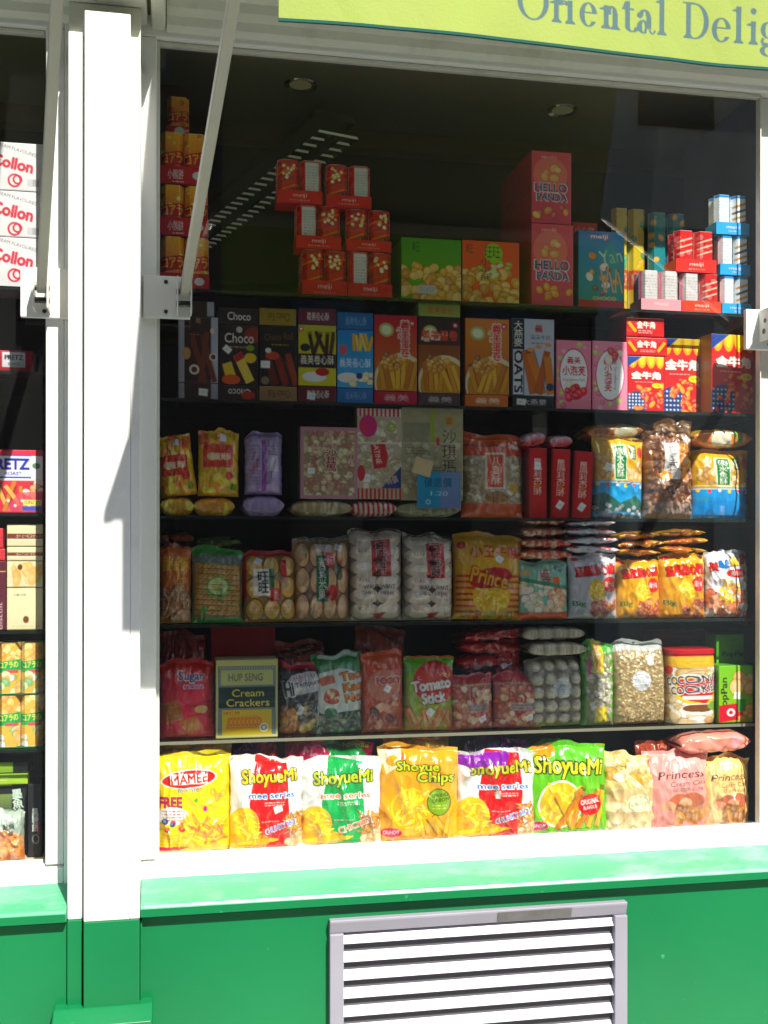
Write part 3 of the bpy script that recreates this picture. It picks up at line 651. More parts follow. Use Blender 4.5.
# ------------------------------------------------------------------ light
w = bpy.data.worlds.new('World'); scn.world = w; w.use_nodes = True
nt = w.node_tree; sky = nt.nodes.new('ShaderNodeTexSky'); sky.sky_type = 'NISHITA'; sky.sun_disc = False
SD = np.array([.339, -1.0, 1.26]); SD /= np.linalg.norm(SD)
sky.sun_elevation = math.asin(SD[2]); sky.sun_rotation = math.atan2(SD[0], SD[1])
nt.links.new(sky.outputs[0], nt.nodes['Background'].inputs[0]); nt.nodes['Background'].inputs[1].default_value = .15
sl = bpy.data.lights.new('sun', 'SUN'); sl.energy = 3.7; sl.angle = R(.53); sl.color = (1, .965, .9)
so = bpy.data.objects.new('sun', sl); C.objects.link(so)
import mathutils
so.rotation_euler = mathutils.Vector(SD).to_track_quat('Z', 'Y').to_euler(); so.location = tuple(SD*10)
scn.view_settings.view_transform = 'Standard'; scn.view_settings.look = 'None'; scn.view_settings.gamma = 1; scn.view_settings.exposure = 1.25
scn.cycles.max_bounces = 8; scn.cycles.transparent_max_bounces = 16; scn.cycles.diffuse_bounces = 4; scn.cycles.caustics_reflective = False; scn.cycles.caustics_refractive = False
SATU = 1.2
# ================================================================== THE GOODS
def tubemesh(name, a, W, H):
    """six sided carton tube, art wrapped over its three front facets"""
    nu, nv = a.nu, a.nv; U, V = np.meshgrid(np.linspace(-1, 1, nu), np.linspace(1, 0, nv)); dp = W*.3
    Y = dp*np.clip((np.abs(U)-.6)/.4, 0, 1)
    f = np.stack([U*W/2, Y, V*H], -1).reshape(-1, 3)
    bx = [(-W/2, dp), (W/2, dp), (W*.3, 2*dp), (-W*.3, 2*dp)]
    ring = [(-W/2, dp), (-W*.3, 0), (W*.3, 0), (W/2, dp), (W*.3, 2*dp), (-W*.3, 2*dp)]
    Vs = [f]; n = nu*nv; F = [gridfaces(nu, nv)]; cc = [a.c.reshape(-1, 3)]; bc = a.c.reshape(-1, 3).mean(0)
    for i in (3, 4, 5):
        (xa, ya), (xb, yb) = ring[i], ring[(i+1) % 6]; Vs.append(np.array([(xa, ya, H), (xa, ya, 0), (xb, yb, 0), (xb, yb, H)])); F.append(np.arange(n, n+4)[None]); n += 4; cc.append(np.tile(bc, (4, 1)))
    for z in (H-.001,):
        Vs.append(np.array([(x, y, z) for x, y in ring])); F.append(np.array([[n, n+1, n+2, n+3], [n, n+3, n+4, n+5]])); n += 6; cc.append(np.tile(lin('d8c8a0'), (6, 1)))
    return setmesh(name, np.concatenate(Vs), np.concatenate(F), np.concatenate(cc), [M['film']], None, False), 2*dp
def multi(rect, ytray, row, trayop, tubeops, label, group, traybg='d8241c', on=None, dy=0, deep=2, yaw=0, traytx='f6d8c8', name='snack_multipack'):
    x0, y0, x1, y1 = rect; aa = A(x0, ytray, x1, y1, traybg); trayop(aa)
    x, Yf, zb, W, Ht = place(aa, row, on, dy, None); Hall = (y1-y0)*Ht/(y1-ytray)
    r = empty(name, (x, Yf, zb)); r.rotation_euler[2] = R(yaw); tag(r, label, 'multipack', group); top[r] = zb+Hall
    n = len(tubeops); tw = W/n; D = deep*tw*.6+.004
    nu, nv = aa.nu, aa.nv; U, V = np.meshgrid(np.linspace(-.5, .5, nu), np.linspace(1, 0, nv))
    f = np.stack([U*W, 0*U-.001*np.cos(np.pi*U), V*Ht], -1).reshape(-1, 3); k = len(f); X = W/2; Vs = [f]; F = [gridfaces(nu, nv)]; cc = [aa.c.reshape(-1, 3)]; bc = lin(traybg)*.8
    for q in (((-X, D, Ht), (-X, D, 0), (-X, 0, 0), (-X, 0, Ht)), ((X, 0, Ht), (X, 0, 0), (X, D, 0), (X, D, Ht)), ((X, D, Ht), (X, D, 0), (-X, D, 0), (-X, D, Ht)), ((-X, 0, .001), (-X, D, .001), (X, D, .001), (X, 0, .001))):
        Vs.append(np.array(q)); F.append(np.arange(k, k+4)[None]); k += 4; cc.append(np.tile(bc, (4, 1)))
    o = bpy.data.objects.new('tray', setmesh('tray', np.concatenate(Vs), np.concatenate(F), np.concatenate(cc), [M['card']], None, False)); C.objects.link(o); o.parent = r
    for i, op in enumerate(tubeops):
        xa = x0+(x1-x0)*i/n; xb = x0+(x1-x0)*(i+1)/n
        ta = A(xa, y0, xb, y1-1, 'ffffff'); op(ta)
        me, dp = tubemesh('carton_tube', ta, tw*.97, Hall-.003)
        for kk in range(deep):
            t = bpy.data.objects.new('carton_tube', me); C.objects.link(t); t.parent = r; t.location = (-W/2+tw*(i+.5), .002+kk*dp, .002)
    return r
def rect(a): return a.r

# ---------------------------------------------------------------- row 1
G1 = 'shrink wrapped tray packs on the top shelf'
def koala(a):
    x0, y0, x1, y1 = a.r; w = x1-x0; h = y1-y0
    a.r_(x0, y0, x1, y1, 'e8981c').g(x0, y0, x1, y0+h*.45, 'f0b020', 'd87a18'); a.food(x0, y0, x1, y1-h*.3, 9, 2.4, 2, ['f6c23a', 'c85a18', 'f0a024', 'dfe070'], int(x0+y0), 0)
    a.p([(x0, y0+h*.42), (x1, y0+h*.34), (x1, y0+h*.62), (x0, y0+h*.7)], 'b8301a').T('コアラ', x0+1, y0+h*.4, x1-1, y0+h*.62, 'f4e34a', .02, -5); a.food(x0, y0+h*.72, x1, y1, 5, 2, 1.6, ['f0a830', 'd98820'], 3, 0)
def ktray(a):
    x0, y0, x1, y1 = a.r; a.T('小熊餅', x0+7, y0+3, x0+23, y1-4, 'f2e6e0', .01).e(x1-10, (y0+y1)/2, 5, 4, 'd8d4d0').tiny(x0+12, y1-3.5, x0+24, y1-1, 1, 'f0d0c8')
lab = ['orange tube pack on a red tray, bottom of the leftmost stack', 'orange tube pack on a red tray, second from the bottom of the leftmost stack', 'orange tube pack on a red tray, third from the bottom of the leftmost stack', 'dim small orange tube pack crowning the leftmost stack']
q = None
for (r_, yt), lb in zip((((160, 235, 209, 288), 272), ((160, 182, 208, 233), 215), ((160, 129, 207, 181), 163)), lab):
    q = multi(r_, yt, 1, ktray, [koala, koala], lb, G1, 'b01c22', on=q)
multi((166, 88, 189, 128), 118, 1, ktray, [koala], lab[3], G1, 'b01c22', on=q, dy=.03)
def choc(v):
    def f(a):
        x0, y0, x1, y1 = a.r; w = x1-x0; h = y1-y0; a.r_(x0, y0, x1, y1, 'c8281c')
        if v:
            a.r_(x0+w*.25, y0+2, x1-w*.12, y1, 'd9d6c6').tiny(x0+w*.32, y0+5, x1-w*.2, y1-h*.3, 9, '6a6a60', .6)
        else:
            for i in range(6): a.l(x0, y0+h*.2*i+6, x1, y0+h*.2*i-2, 1.6, ['8a2a14', 'e88028'][i % 2])
            a.food(x0+w*.2, y0+h*.1, x1-w*.2, y0+h*.42, 9, 1.8, 1.6, ['e8d88a', 'f4eab0'], int(x0), 0).food(x0+2, y0+h*.6, x1-2, y1, 4, 3, 2.4, ['3a1408', '54200e'], 2, 0)
    return f
def mtray(a): x0, y0, x1, y1 = a.r; a.T('meiji', (x0+x1)/2-7, y0+3, (x0+x1)/2+7, y1-5, 'f8d8cc', .03).tiny(x0+12, y1-4, x1-12, y1-2.2, 1, 'f0b0a0')
q1 = multi((302, 250, 347, 296), 281, 1, mtray, [choc(0), choc(0)], 'red tray of striped tubes, bottom left of the six pack pyramid', G1, 'd8301c', deep=3)
q2 = multi((348, 252, 392, 298), 284, 1, mtray, [choc(1), choc(0)], 'red tray with one white backed tube, bottom right of the six pack pyramid', G1, 'd8301c', deep=3)
q3 = multi((296, 205, 341, 249), 236, 1, mtray, [choc(1), choc(0)], 'red tray with a white backed left tube, middle left of the six pack pyramid', G1, 'd8301c', on=q1)
q4 = multi((346, 209, 391, 251), 240, 1, mtray, [choc(0), choc(0)], 'red tray of striped tubes, middle right of the six pack pyramid', G1, 'd8301c', on=q2)
q5 = multi((277, 160, 322, 204), 191, 1, mtray, [choc(0), choc(1)], 'red tray of two tubes, top left of the six pack pyramid', G1, 'd8301c', on=q3)
q6 = multi((326, 165, 371, 208), 196, 1, mtray, [choc(0), choc(1)], 'red tray of two tubes, top right of the six pack pyramid', G1, 'd8301c', on=q4)
a = A(401, 238, 461, 300, '3f8a1e', bg2='5a9a28'); a.food(401, 266, 461, 300, 60, 5, 4.4, ['e0a040', 'c9852c', 'edc068'], 4, 0).T('旺', 412, 242, 420, 252, '18280e', .02).r_(418, 285, 435, 293, 'cfd0c4').tiny(419, 286, 434, 292, 3, '333333')
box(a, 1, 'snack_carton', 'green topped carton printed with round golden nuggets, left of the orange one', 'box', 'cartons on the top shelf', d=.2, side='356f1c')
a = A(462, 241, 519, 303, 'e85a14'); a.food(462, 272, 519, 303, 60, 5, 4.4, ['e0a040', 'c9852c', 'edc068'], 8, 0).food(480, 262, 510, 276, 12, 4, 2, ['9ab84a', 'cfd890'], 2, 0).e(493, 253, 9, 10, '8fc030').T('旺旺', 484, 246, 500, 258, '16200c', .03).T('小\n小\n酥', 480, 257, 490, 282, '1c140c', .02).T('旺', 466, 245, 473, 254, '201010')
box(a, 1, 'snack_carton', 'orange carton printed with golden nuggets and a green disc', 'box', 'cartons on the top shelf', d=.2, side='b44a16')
def panda(y0, y1, x1, sa=None):
    a = A(531, y0, x1, y1, 'e05a60', bg2='cf4a5a'); h = y1-y0
    a.T('meiji', 541, y0+4, 556, y0+9, 'f6c8b8', .03).e(550, y0+h*.32, 17, h*.24, 'e8766a').T('HELLO', 534, y0+h*.44, x1-4, y0+h*.57, '25406a', .05, 0, 'e8dcd8').T('PANDA', 536, y0+h*.58, x1-4, y0+h*.69, '25406a', .05, 0, 'e8dcd8')
    a.food(535, y0+h*.76, x1-4, y0+h*.9, 7, 4, 3, ['e8a040', 'd98838', 'f0c060', 'c84a50'], int(y0), 0).tiny(534, y1-4, x1-10, y1-2, 1, '4a2a80'); a.food(540, y0+h*.2, 562, y0+h*.4, 5, 4, 3.2, ['e8a85c', 'f0c27a'], 5, 0)
    return a
def pside():
    s = A(0, 0, 80, 75, 'a83440'); s.mottle(.1, .2, 4)
    for i in range(3): s.T('HELLO PANDA', 5+i*26, 30, 27+i*26, 42, '5a2838', .03)
    return s
pb = box(panda(223, 305, 573), 1, 'biscuit_carton', 'lower tall pink carton of cream filled biscuits, standing on the shelf', 'box', 'tall pink cartons', d=.26, side='a02c3c', sideart=pside())
pt = box(panda(150, 222, 571), 1, 'biscuit_carton', 'upper tall pink carton of cream filled biscuits, stacked on another', 'box', 'tall pink cartons', d=.26, side='a02c3c', on=pb, sideart=pside())
a = A(572, 210, 597, 303, 'c02a1c'); a.T('小心餅', 574, 214, 594, 222, 'f0c8a8'); box(a, 1, 'snack_carton', 'red carton half hidden behind the teal carton', 'box', 'cartons on the top shelf', d=.06, dy=.09)
a = A(578, 229, 624, 306, '2f7fae', bg2='1f8a70'); a.r_(578, 298, 624, 306, 'b82a3c').T('meiji', 590, 232, 608, 238, 'f2f4f4', .05, 0, 'c0283c').food(583, 262, 616, 292, 9, 4, 3, ['f0e2c2', 'd89a48', '74421e', 'efe7e0'], 5, 0).e(592, 254, 3.4, 3.4, 'f08a28').T('Yan', 598, 246, 622, 262, 'c8e8a0', .02, -12).p([(603, 246), (612, 239), (622, 268), (612, 276)], '2a9a70', .6).T('CHOCO', 592, 294, 616, 298, 'f8e468', .04).sticks(600, 264, 622, 290, 5, 1.4, ['e0b070'], 3, .3, 0)
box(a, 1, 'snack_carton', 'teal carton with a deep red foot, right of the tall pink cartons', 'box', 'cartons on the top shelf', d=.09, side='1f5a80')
def hexg(c1, c2):
    def f(a):
        x0, y0, x1, y1 = a.r; a.r_(x0, y0, x1, y1, c1); a.food(x0, y0, x1, y1, 14, 3.4, 2.6, [c2, 'd8a83a', '2a7a50'], int(x0), 0); a.r_(x0, y0+(y1-y0)*.55, x1, y0+(y1-y0)*.72, 'b0482c').T('MARCH', x0+2, y0+(y1-y0)*.57, x1-2, y0+(y1-y0)*.7, 'e8e0a0')
    return f
multi((613, 187, 647, 300), 290, 1, lambda a: 0, [hexg('d0b93a', '3f9a5a'), hexg('c0a830', '3f9a5a')], 'tall green and yellow hexagonal tubes behind the pink and red trays', G1, '2a6a48', dy=.13, deep=1)
multi((650, 190, 688, 300), 290, 1, lambda a: 0, [hexg('1f7a80', '30508a'), hexg('1f6a80', 'b03a50')], 'tall dark teal hexagonal tubes behind the red tray', G1, '1f4a68', dy=.13, deep=1)
def white_tube(a): x0, y0, x1, y1 = a.r; a.r_(x0, y0, x1, y1, 'd2ccca').tiny(x0+3, y0+4, x1-2, y1-10, 9, '77706c', .6).r_(x0, y0, x0+2, y1, 'd86a80')
def straw_tube(a):
    x0, y0, x1, y1 = a.r; a.r_(x0, y0, x1, y1, 'd02030').food(x0+3, y0+6, x1-3, y1-12, 5, 5, 5, ['b81420', 'e83a40'], int(x0), 0, '6a0c14')
    for i in range(3): a.l(x0+2, y0+12+i*6, x1, y0+6+i*6, 1.3, 'f4c8a8')
def blue_tube(v):
    def f(a):
        x0, y0, x1, y1 = a.r; a.r_(x0, y0, x1, y1, 'e8f0f6').r_(x0, y0, x1, y0+3, '3a8ac8')
        if v:
            for i in range(5): a.l(x0+1, y0+12+i*6, x1-1, y0+7+i*6, 2.4, ['c98a30', '4a2c14'][i % 2])
            a.r_(x1-3, y0, x1, y1, '3a9ad8')
        else: a.tiny(x0+3, y0+6, x1-3, y1-10, 8, '8090a0', .5)
    return f
t1 = multi((641, 265, 681, 306), 294, 1, mtray, [white_tube, white_tube], 'pink tray holding two white tubes seen from behind', G1, 'e89aa2')
t2 = multi((682, 268, 721, 308), 296, 1, mtray, [lambda a: (white_tube(a)), straw_tube], 'orange red tray with a strawberry tube, next to the blue stack', G1, 'f0502c')
t3 = multi((676, 225, 716, 267), 254, 1, mtray, [straw_tube, straw_tube], 'orange red tray with two strawberry tubes, raised on the lower trays', G1, 'e8442c', on=t2)
b1 = multi((722, 269, 751, 308), 297, 1, mtray, [blue_tube(0), blue_tube(1)], 'blue tray of white tubes, bottom of the stack at the right edge', G1, '4aa2e0')
b2 = multi((720, 228, 750, 268), 257, 1, mtray, [blue_tube(0), blue_tube(1)], 'blue tray of white tubes, middle of the stack at the right edge', G1, '4aa2e0', on=b1)
b3 = multi((716, 187, 749, 227), 215, 1, mtray, [blue_tube(0), blue_tube(1)], 'blue tray of white tubes, top of the stack at the right edge', G1, '4aa2e0', on=b2)

# ---------------------------------------------------------------- row 2
G2 = 'cartons on the second shelf'; GB = 'cartons lying flat under the standing ones'; GT = 'cartons lying flat on top of the standing ones'
def flat(x0, y0, x1, y1, bg, txt, col, label, g, on=None, rot=0, d=.14, **k):
    a = A(x0, y0, x1, y1, bg); w = x1-x0; h = y1-y0
    if txt: a.T(txt, x0+w*.22, y0+h*.22, x1-w*.18, y1-h*.22, col, .02, rot)
    return a, label, g, on, d
def flatbox(*z, ops=None, **k):
    a, label, g, on, d = flat(*z, **k)
    if ops: ops(a)
    return box(a, 2, 'biscuit_carton', label, 'box', g, d=d, on=on)
def seal(a, cx, cy, r, c, t='義'): a.e(cx, cy, r, r, c).T(t, cx-r*.6, cy-r*.6, cx+r*.6, cy+r*.6, 'ffffff', .02)
u = flatbox(178, 384, 218, 400, '2c1712', '', 'ffffff', 'chocolate brown carton lying flat with pale grey ends, far left of the second shelf', GB, ops=lambda a: a.r_(178, 384, 184, 400, '8f8f98').r_(211, 384, 218, 400, '8f8f98').tag(203, 393, 9, 7, 5))
a = A(178, 317, 218, 383, '2a120c'); a.r_(178, 317, 184, 383, '9a9aa4').r_(211, 317, 218, 383, 'a6a6b0').sticks(196, 332, 211, 382, 3, 4.5, ['4a2012', '5c2a16'], 3, .5, 0).e(194, 370, 5, 5, 'd9cdb8').e(194, 370, 3, 3, '4a2414').e(186, 354, 4.4, 6, 'b98a5a').seal = None
a.e(212, 331, 2, 3, 'd8c8b0').T('義', 195, 318, 201, 324, 'a08058').tiny(190, 334, 199, 336, 1, 'a08058').e(213, 357, 4, 4, 'cbbfa8').e(213, 357, 2.4, 2.4, '3a1a0e')
c1 = box(a, 2, 'biscuit_carton', 'chocolate brown carton with pale grey flanks and rolled wafers, leftmost on the second shelf', 'box', G2, d=.05, side='55555c', on=u)
a = A(183, 301, 214, 316, '2a1410'); a.r_(207, 301, 214, 316, '9a9aa4'); box(a, 2, 'biscuit_carton', 'dark carton end with a pale grey strip, on top of the leftmost carton', 'box', GT, d=.12, on=c1)
u = flatbox(219, 386, 258, 401, '2a1512', 'Choco', 'e8e0d8', 'dark carton lying flat, its white word upside down, under the chocolate wafer carton', GB, rot=180, ops=lambda a: a.e(248, 396, 7, 4, 'a83c1c'))
a = A(219, 325, 258, 385, '1e0f0c'); a.e(254, 335, 10, 8, '7a2c10').T('Choco', 224, 333, 254, 344, 'ece6dc', .03).tiny(228, 346, 250, 349, 1, 'b09078').seal = None
a.e(239, 330, 3, 3, 'c8b8a8').tag(227, 350, 8, 6, 40).p([(233, 357), (241, 352), (254, 380), (246, 384)], 'e0c060').p([(233, 357), (241, 352), (244, 358), (236, 363)], 'a8283c').p([(222, 365), (231, 362), (236, 377), (226, 380)], 'd8b450').e(231, 380, 9, 5, 'c0541c').e(250, 358, 6, 5, 'd8b040').e(250, 348, 4, 3, '7a8a28')
c2 = box(a, 2, 'biscuit_carton', 'dark carton with a white word above pale wafer fingers', 'box', G2, d=.05, side='140a08', on=u)
flatbox(218, 308, 258, 324, '1e1110', 'Choco', 'e8e0d8', 'dark carton lying flat on top of the wafer finger carton', GT, c2)
u = flatbox(259, 386, 297, 401, '8a6a48', 'Choco Roll', '3a2414', 'tan carton lying flat under the chocolate roll carton', GB, rot=180)
a = A(259, 325, 297, 385, '140c0c'); a.T('Choco Roll', 264, 332, 293, 340, '6a4a2c', .0, -4).tiny(271, 343, 288, 345, 1, 'c8a840').sticks(266, 352, 297, 384, 3, 6, ['7a2a18', '8a3a20', '5c1f12'], 5, -.9, 0).e(272, 355, 7, 4, 'b0441c').tag(265, 364, 9, 7, 0).e(265, 380, 4, 4, '7a6a58').e(268, 350, 3, 2.6, 'e0d8d0')
c3 = box(a, 2, 'biscuit_carton', 'black carton with reddish brown rolled wafers', 'box', G2, d=.05, side='0c0808', on=u)
flatbox(259, 307, 296, 324, '8c7430', 'Choco Roll', '30240e', 'old gold carton lying flat on top of the black carton', GT, c3, rot=180)
u = flatbox(298, 388, 336, 404, '5c1420', '義美卷心酥', 'e8d8d0', 'maroon carton lying flat under the yellow carton with dark wafer sticks', GB, ops=lambda a: a.tag(311, 398, 8, 7, 8))
a = A(298, 327, 336, 388, 'b0a828', bg2='c8bc3a'); a.sticks(309, 333, 334, 360, 5, 3.4, ['281a14', '3a241a'], 7, .5, 0).r_(298, 356, 336, 370, '1c1012').T('義美卷心酥', 300, 357, 334, 367, 'efe4d0', .02).e(314, 379, 12, 5, 'dcdcd8').e(322, 374, 7, 4, 'a8281c').e(305, 350, 5, 4, '151515').seal = None
seal(a, 301, 332, 2.5, 'c02424')
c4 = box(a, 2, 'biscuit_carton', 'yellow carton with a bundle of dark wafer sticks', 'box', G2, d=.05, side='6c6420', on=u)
flatbox(298, 311, 336, 327, '5c1822', '義美卷心酥', 'e0d0c8', 'maroon carton lying flat on top of the yellow carton', GT, c4)
u = flatbox(337, 389, 373, 404, '3a6aa6', '義美卷心酥', '86a8cc', 'blue carton lying flat under the sky blue carton', GB)
a = A(337, 331, 373, 389, '2f7fc0', bg2='5aa0d0'); a.sticks(352, 334, 372, 352, 6, 3, ['d0a848', 'e2c468'], 9, .4, 0).T('義美卷心酥', 339, 359, 371, 369, 'dfeef6', .03).e(348, 379, 11, 5, 'e4e0d8').food(352, 374, 372, 386, 6, 4, 3, ['e8d49a', 'f0e2b4'], 2, 0).e(343, 351, 4.6, 5, 'b05a68').e(359, 377, 3.2, 3.2, '203a6a').seal = None
c5 = box(a, 2, 'biscuit_carton', 'sky blue carton with golden wafer sticks', 'box', G2, d=.05, side='245a90', on=u)
flatbox(337, 314, 373, 331, '2c5c90', '義美卷心酥', '7aa8d0', 'blue carton lying flat on top of the sky blue carton', GT, c5)
def eggroll(a, bgb, vert=True, tcol='c83030'):
    x0, y0, x1, y1 = a.r; w = x1-x0; h = y1-y0
    a.e(x0+w*.62, y0+h*.86, w*.62, h*.36, 'd8c8a0').e(x0+w*.62, y0+h*.9, w*.57, h*.34, 'b87a30').sticks(x0+w*.12, y0+h*.58, x1-1, y1-2, 7, 4.2, ['c98a38', 'dca64e', 'b06a24'], int(x0), .35, 0)
    a.food(x0+w*.15, y0+h*.52, x0+w*.7, y0+h*.72, 14, 3, 2.6, ['c08034', 'd9a24a', '8c4c1a'], 3, 0).e(x0+w*.28, y0+h*.2, w*.17, h*.09, 'a6b060', 20).e(x0+w*.28, y0+h*.2, w*.12, h*.06, 'dfe0b8', 20)
    a.T('Egg Roll' if not vert else 'Egg Roll', x0+w*.42, y0+h*.2-(0 if vert else 0), x0+w*.7, y0+h*.27, 'f2ead8', .03, 90 if vert else 0)
    a.T('義\n美\n蛋\n卷', x1-w*.4, y0+h*.06, x1-w*.17, y0+h*.56, tcol, .04, 0, 'f0d8c8', .05) if vert else a.T('義美蛋卷', x0+w*.06, y0+h*.16, x1-w*.05, y0+h*.32, tcol, .04)
    seal(a, x1-w*.12, y0+h*.1, 3, 'b02020')
u = flatbox(374, 392, 417, 405, 'b82440', '義美', 'e8b8b8', 'crimson carton lying flat under the crimson egg roll carton', GB)
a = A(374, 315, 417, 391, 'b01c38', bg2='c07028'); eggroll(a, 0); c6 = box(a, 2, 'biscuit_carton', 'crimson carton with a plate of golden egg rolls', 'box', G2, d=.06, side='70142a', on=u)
u = flatbox(418, 394, 460, 406, '4a3434', '義美', 'c8b4b0', 'dull brown carton lying flat under the black and brown egg roll carton', GB)
a = A(418, 317, 460, 393, '1c1210', bg2='5a2c14'); a.g(418, 345, 460, 393, '7c4018', '9a6028'); eggroll(a, 0, False, 'd05040'); a.T('Egg Roll', 421, 337, 440, 342, 'e8dcc8', .04)
c7 = box(a, 2, 'biscuit_carton', 'black and brown carton with a heap of golden egg rolls', 'box', G2, d=.06, side='181010', on=u)
flatbox(418, 304, 460, 317, '8c9a4a', '義美蛋卷', 'c8402c', 'olive green carton lying flat on top of the black and brown carton', GT, c7)
u = flatbox(465, 396, 508, 408, 'cf6a14', '義美', 'f6e0c0', 'orange carton lying flat under the orange egg roll carton', GB)
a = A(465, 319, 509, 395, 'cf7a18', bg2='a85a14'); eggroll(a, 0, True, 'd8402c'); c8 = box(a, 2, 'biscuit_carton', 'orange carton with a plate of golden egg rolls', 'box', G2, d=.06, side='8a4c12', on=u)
u = flatbox(512, 398, 554, 410, '181414', '大燕麥', 'cfc8c0', 'black carton lying flat under the oat carton', GB, ops=lambda a: a.tag(521, 404, 9, 6, 5))
a = A(512, 320, 554, 397, 'b9bcc4'); a.r_(512, 320, 524, 397, '14120f').T('大\n燕\n麥', 513, 322, 523, 348, 'e8e4dc', .03).T('OATS', 500, 367, 540, 378, 'f4f4f4', .06, 90).T('義', 534, 325, 543, 334, 'a8302c', .05).T('美義美卷', 530, 336, 550, 341, '44403c').tiny(531, 343, 549, 345, 1, '555')if False else a.r_(512, 320, 524, 397, '14120f')
a.T('大\n燕\n麥', 513, 322, 523, 349, 'e8e4dc', .03).r_(513, 351, 523, 396, 'c8cad0').T('OATS', 496, 368, 540, 378, '101010', .05, 90).T('義', 534, 325, 543, 334, 'a8302c', .05).T('義美牛奶', 530, 336, 550, 341, '44403c', .02).tiny(531, 343, 549, 346, 1, '444444')
a.sticks(526, 350, 552, 395, 4, 7, ['b8612c', 'c9743a', 'a85424'], 4, .35, 0).e(530, 351, 3.4, 2, 'd8905a').e(538, 348, 3.4, 2, 'd8905a').e(548, 346, 3.4, 2, 'd8905a').e(550, 388, 4, 4, '22304a')
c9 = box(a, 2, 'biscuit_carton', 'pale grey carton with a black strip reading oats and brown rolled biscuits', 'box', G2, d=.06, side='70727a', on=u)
def puff(x0, x1, v, label):
    a = A(x0, 341, x1, 410, 'e88aa0'); a.food(x0+2, 345, x1-2, 408, 26, 2.6, 2.6, ['c8c060', 'f0a0b4', 'd86a80', 'b8cc68'], int(x0), 0, 'd86a88'); cx = (x0+x1)/2
    a.e(cx, 375, 14.5, 26, 'c04a6a').e(cx, 375, 13.5, 24.5, 'f4f0ee').T('義\n美' if 0 else '義美', cx-7, 357, cx+7, 365, 'b82030', .04)
    if v: a.T('小\n泡\n芙', cx-6, 362, cx+2, 392, 'c02434', .05).T('Strawberry', cx-7, 376, cx+17, 380, '7a4a50', 0, 90).food(cx-2, 350, cx+11, 360, 5, 4, 3.4, ['c82030', 'f0e0c8'], 3, 0)
    else: a.T('小泡芙', cx-12, 366, cx+12, 377, 'c81c34', .06).T('Strawberry Puff', cx-11, 379, cx+11, 383, '7a4a50').food(cx-9, 386, cx+10, 398, 8, 4.4, 3.6, ['c82030', 'e84050', 'f0e0c8'], 3, 0)
    return box(a, 2, 'biscuit_carton', label, 'box', G2, d=.05, side='b8607a', topc='d87890')
c10 = puff(556, 591, 0, 'pink strawberry puff carton with its red words across, next to the oat carton')
c11 = puff(592, 627.5, 1, 'pink strawberry puff carton with its red words running down')
def horn(a, h0=1.):
    x0, y0, x1, y1 = a.r; w = x1-x0; h = y1-y0
    for i in range(4): a.e(x0+w*(.14+i*.25), y0+h*.02, w*.13, h*.2, 'e8a020').e(x0+w*(.14+i*.25), y0+h*.02, w*.08, h*.15, 'f6cc4a')
    a.p([(x0, y0), (x0+w*.42, y0), (x0, y0+h*.2)], '28408c')
    a.e(x0+w*.25, y0+h*.84, w*.3, h*.2, '24386c')
    for i in range(6):
        for j in range(5): a.e(x0+w*(.05+i*.09), y0+h*(.7+j*.06), 1, 1, 'd8dcec')
    a.food(x0+w*.1, y0+h*.52, x1-w*.03, y1-2, int(26*w/40), 3.6, 2, ['f08030', 'e8a040', 'c8402c', 'd83c28'], int(x0), 0, '7a1414').T('金牛角', x0+w*.08, y0+h*.27, x1-w*.08, y0+h*.43, 'fdf2e4', .09, 0, '8a1020').tiny(x0+w*.2, y0+h*.46, x1-w*.3, y0+h*.485, 1, 'f4d8c8').e(x1-w*.2, y0+h*.53, w*.14, h*.045, 'f0e03c').T('焦糖', x1-w*.28, y0+h*.51, x1-w*.1, y0+h*.55, 'b04010')
    return a
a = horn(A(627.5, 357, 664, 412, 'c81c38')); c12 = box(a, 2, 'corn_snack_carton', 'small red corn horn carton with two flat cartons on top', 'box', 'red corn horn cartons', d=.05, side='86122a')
a = A(626, 338, 667, 356.5, 'c41a34'); a.T('金牛角', 636, 341, 656, 349, 'fdf2e4', .06).tiny(640, 350, 655, 353, 2, 'f0d0c8').sticks(629, 341, 635, 352, 1, 3, ['e8a83c'], 1, .9, 0).sticks(658, 341, 664, 352, 1, 3, ['e8a83c'], 1, -.9, 0)
l1 = box(a, 2, 'corn_snack_carton', 'lower of the two red cartons lying flat on the small red carton', 'box', 'red corn horn cartons', d=.12, on=c12, side='86122a')
a = A(626, 318, 664, 337, 'c41a34'); a.T('金牛角', 636, 321, 655, 329, 'fdf2e4', .06).tiny(638, 330, 652, 334, 2, 'f0d0c8').sticks(629, 321, 635, 332, 1, 3, ['e8a83c'], 1, .9, 0)
box(a, 2, 'corn_snack_carton', 'upper of the two red cartons lying flat on the small red carton', 'box', 'red corn horn cartons', d=.12, on=l1, side='86122a')
a = horn(A(661, 335, 702, 411, 'c81c38')); box(a, 2, 'corn_snack_carton', 'large red corn horn carton with yellow cones, second from the right of its shelf', 'box', 'red corn horn cartons', d=.07, side='b0781c', dy=.045)
a = horn(A(710, 333, 756, 412, 'c81c38')); box(a, 2, 'corn_snack_carton', 'large red corn horn carton at the right end of the second shelf', 'box', 'red corn horn cartons', d=.07, side='b0781c', yaw=6)

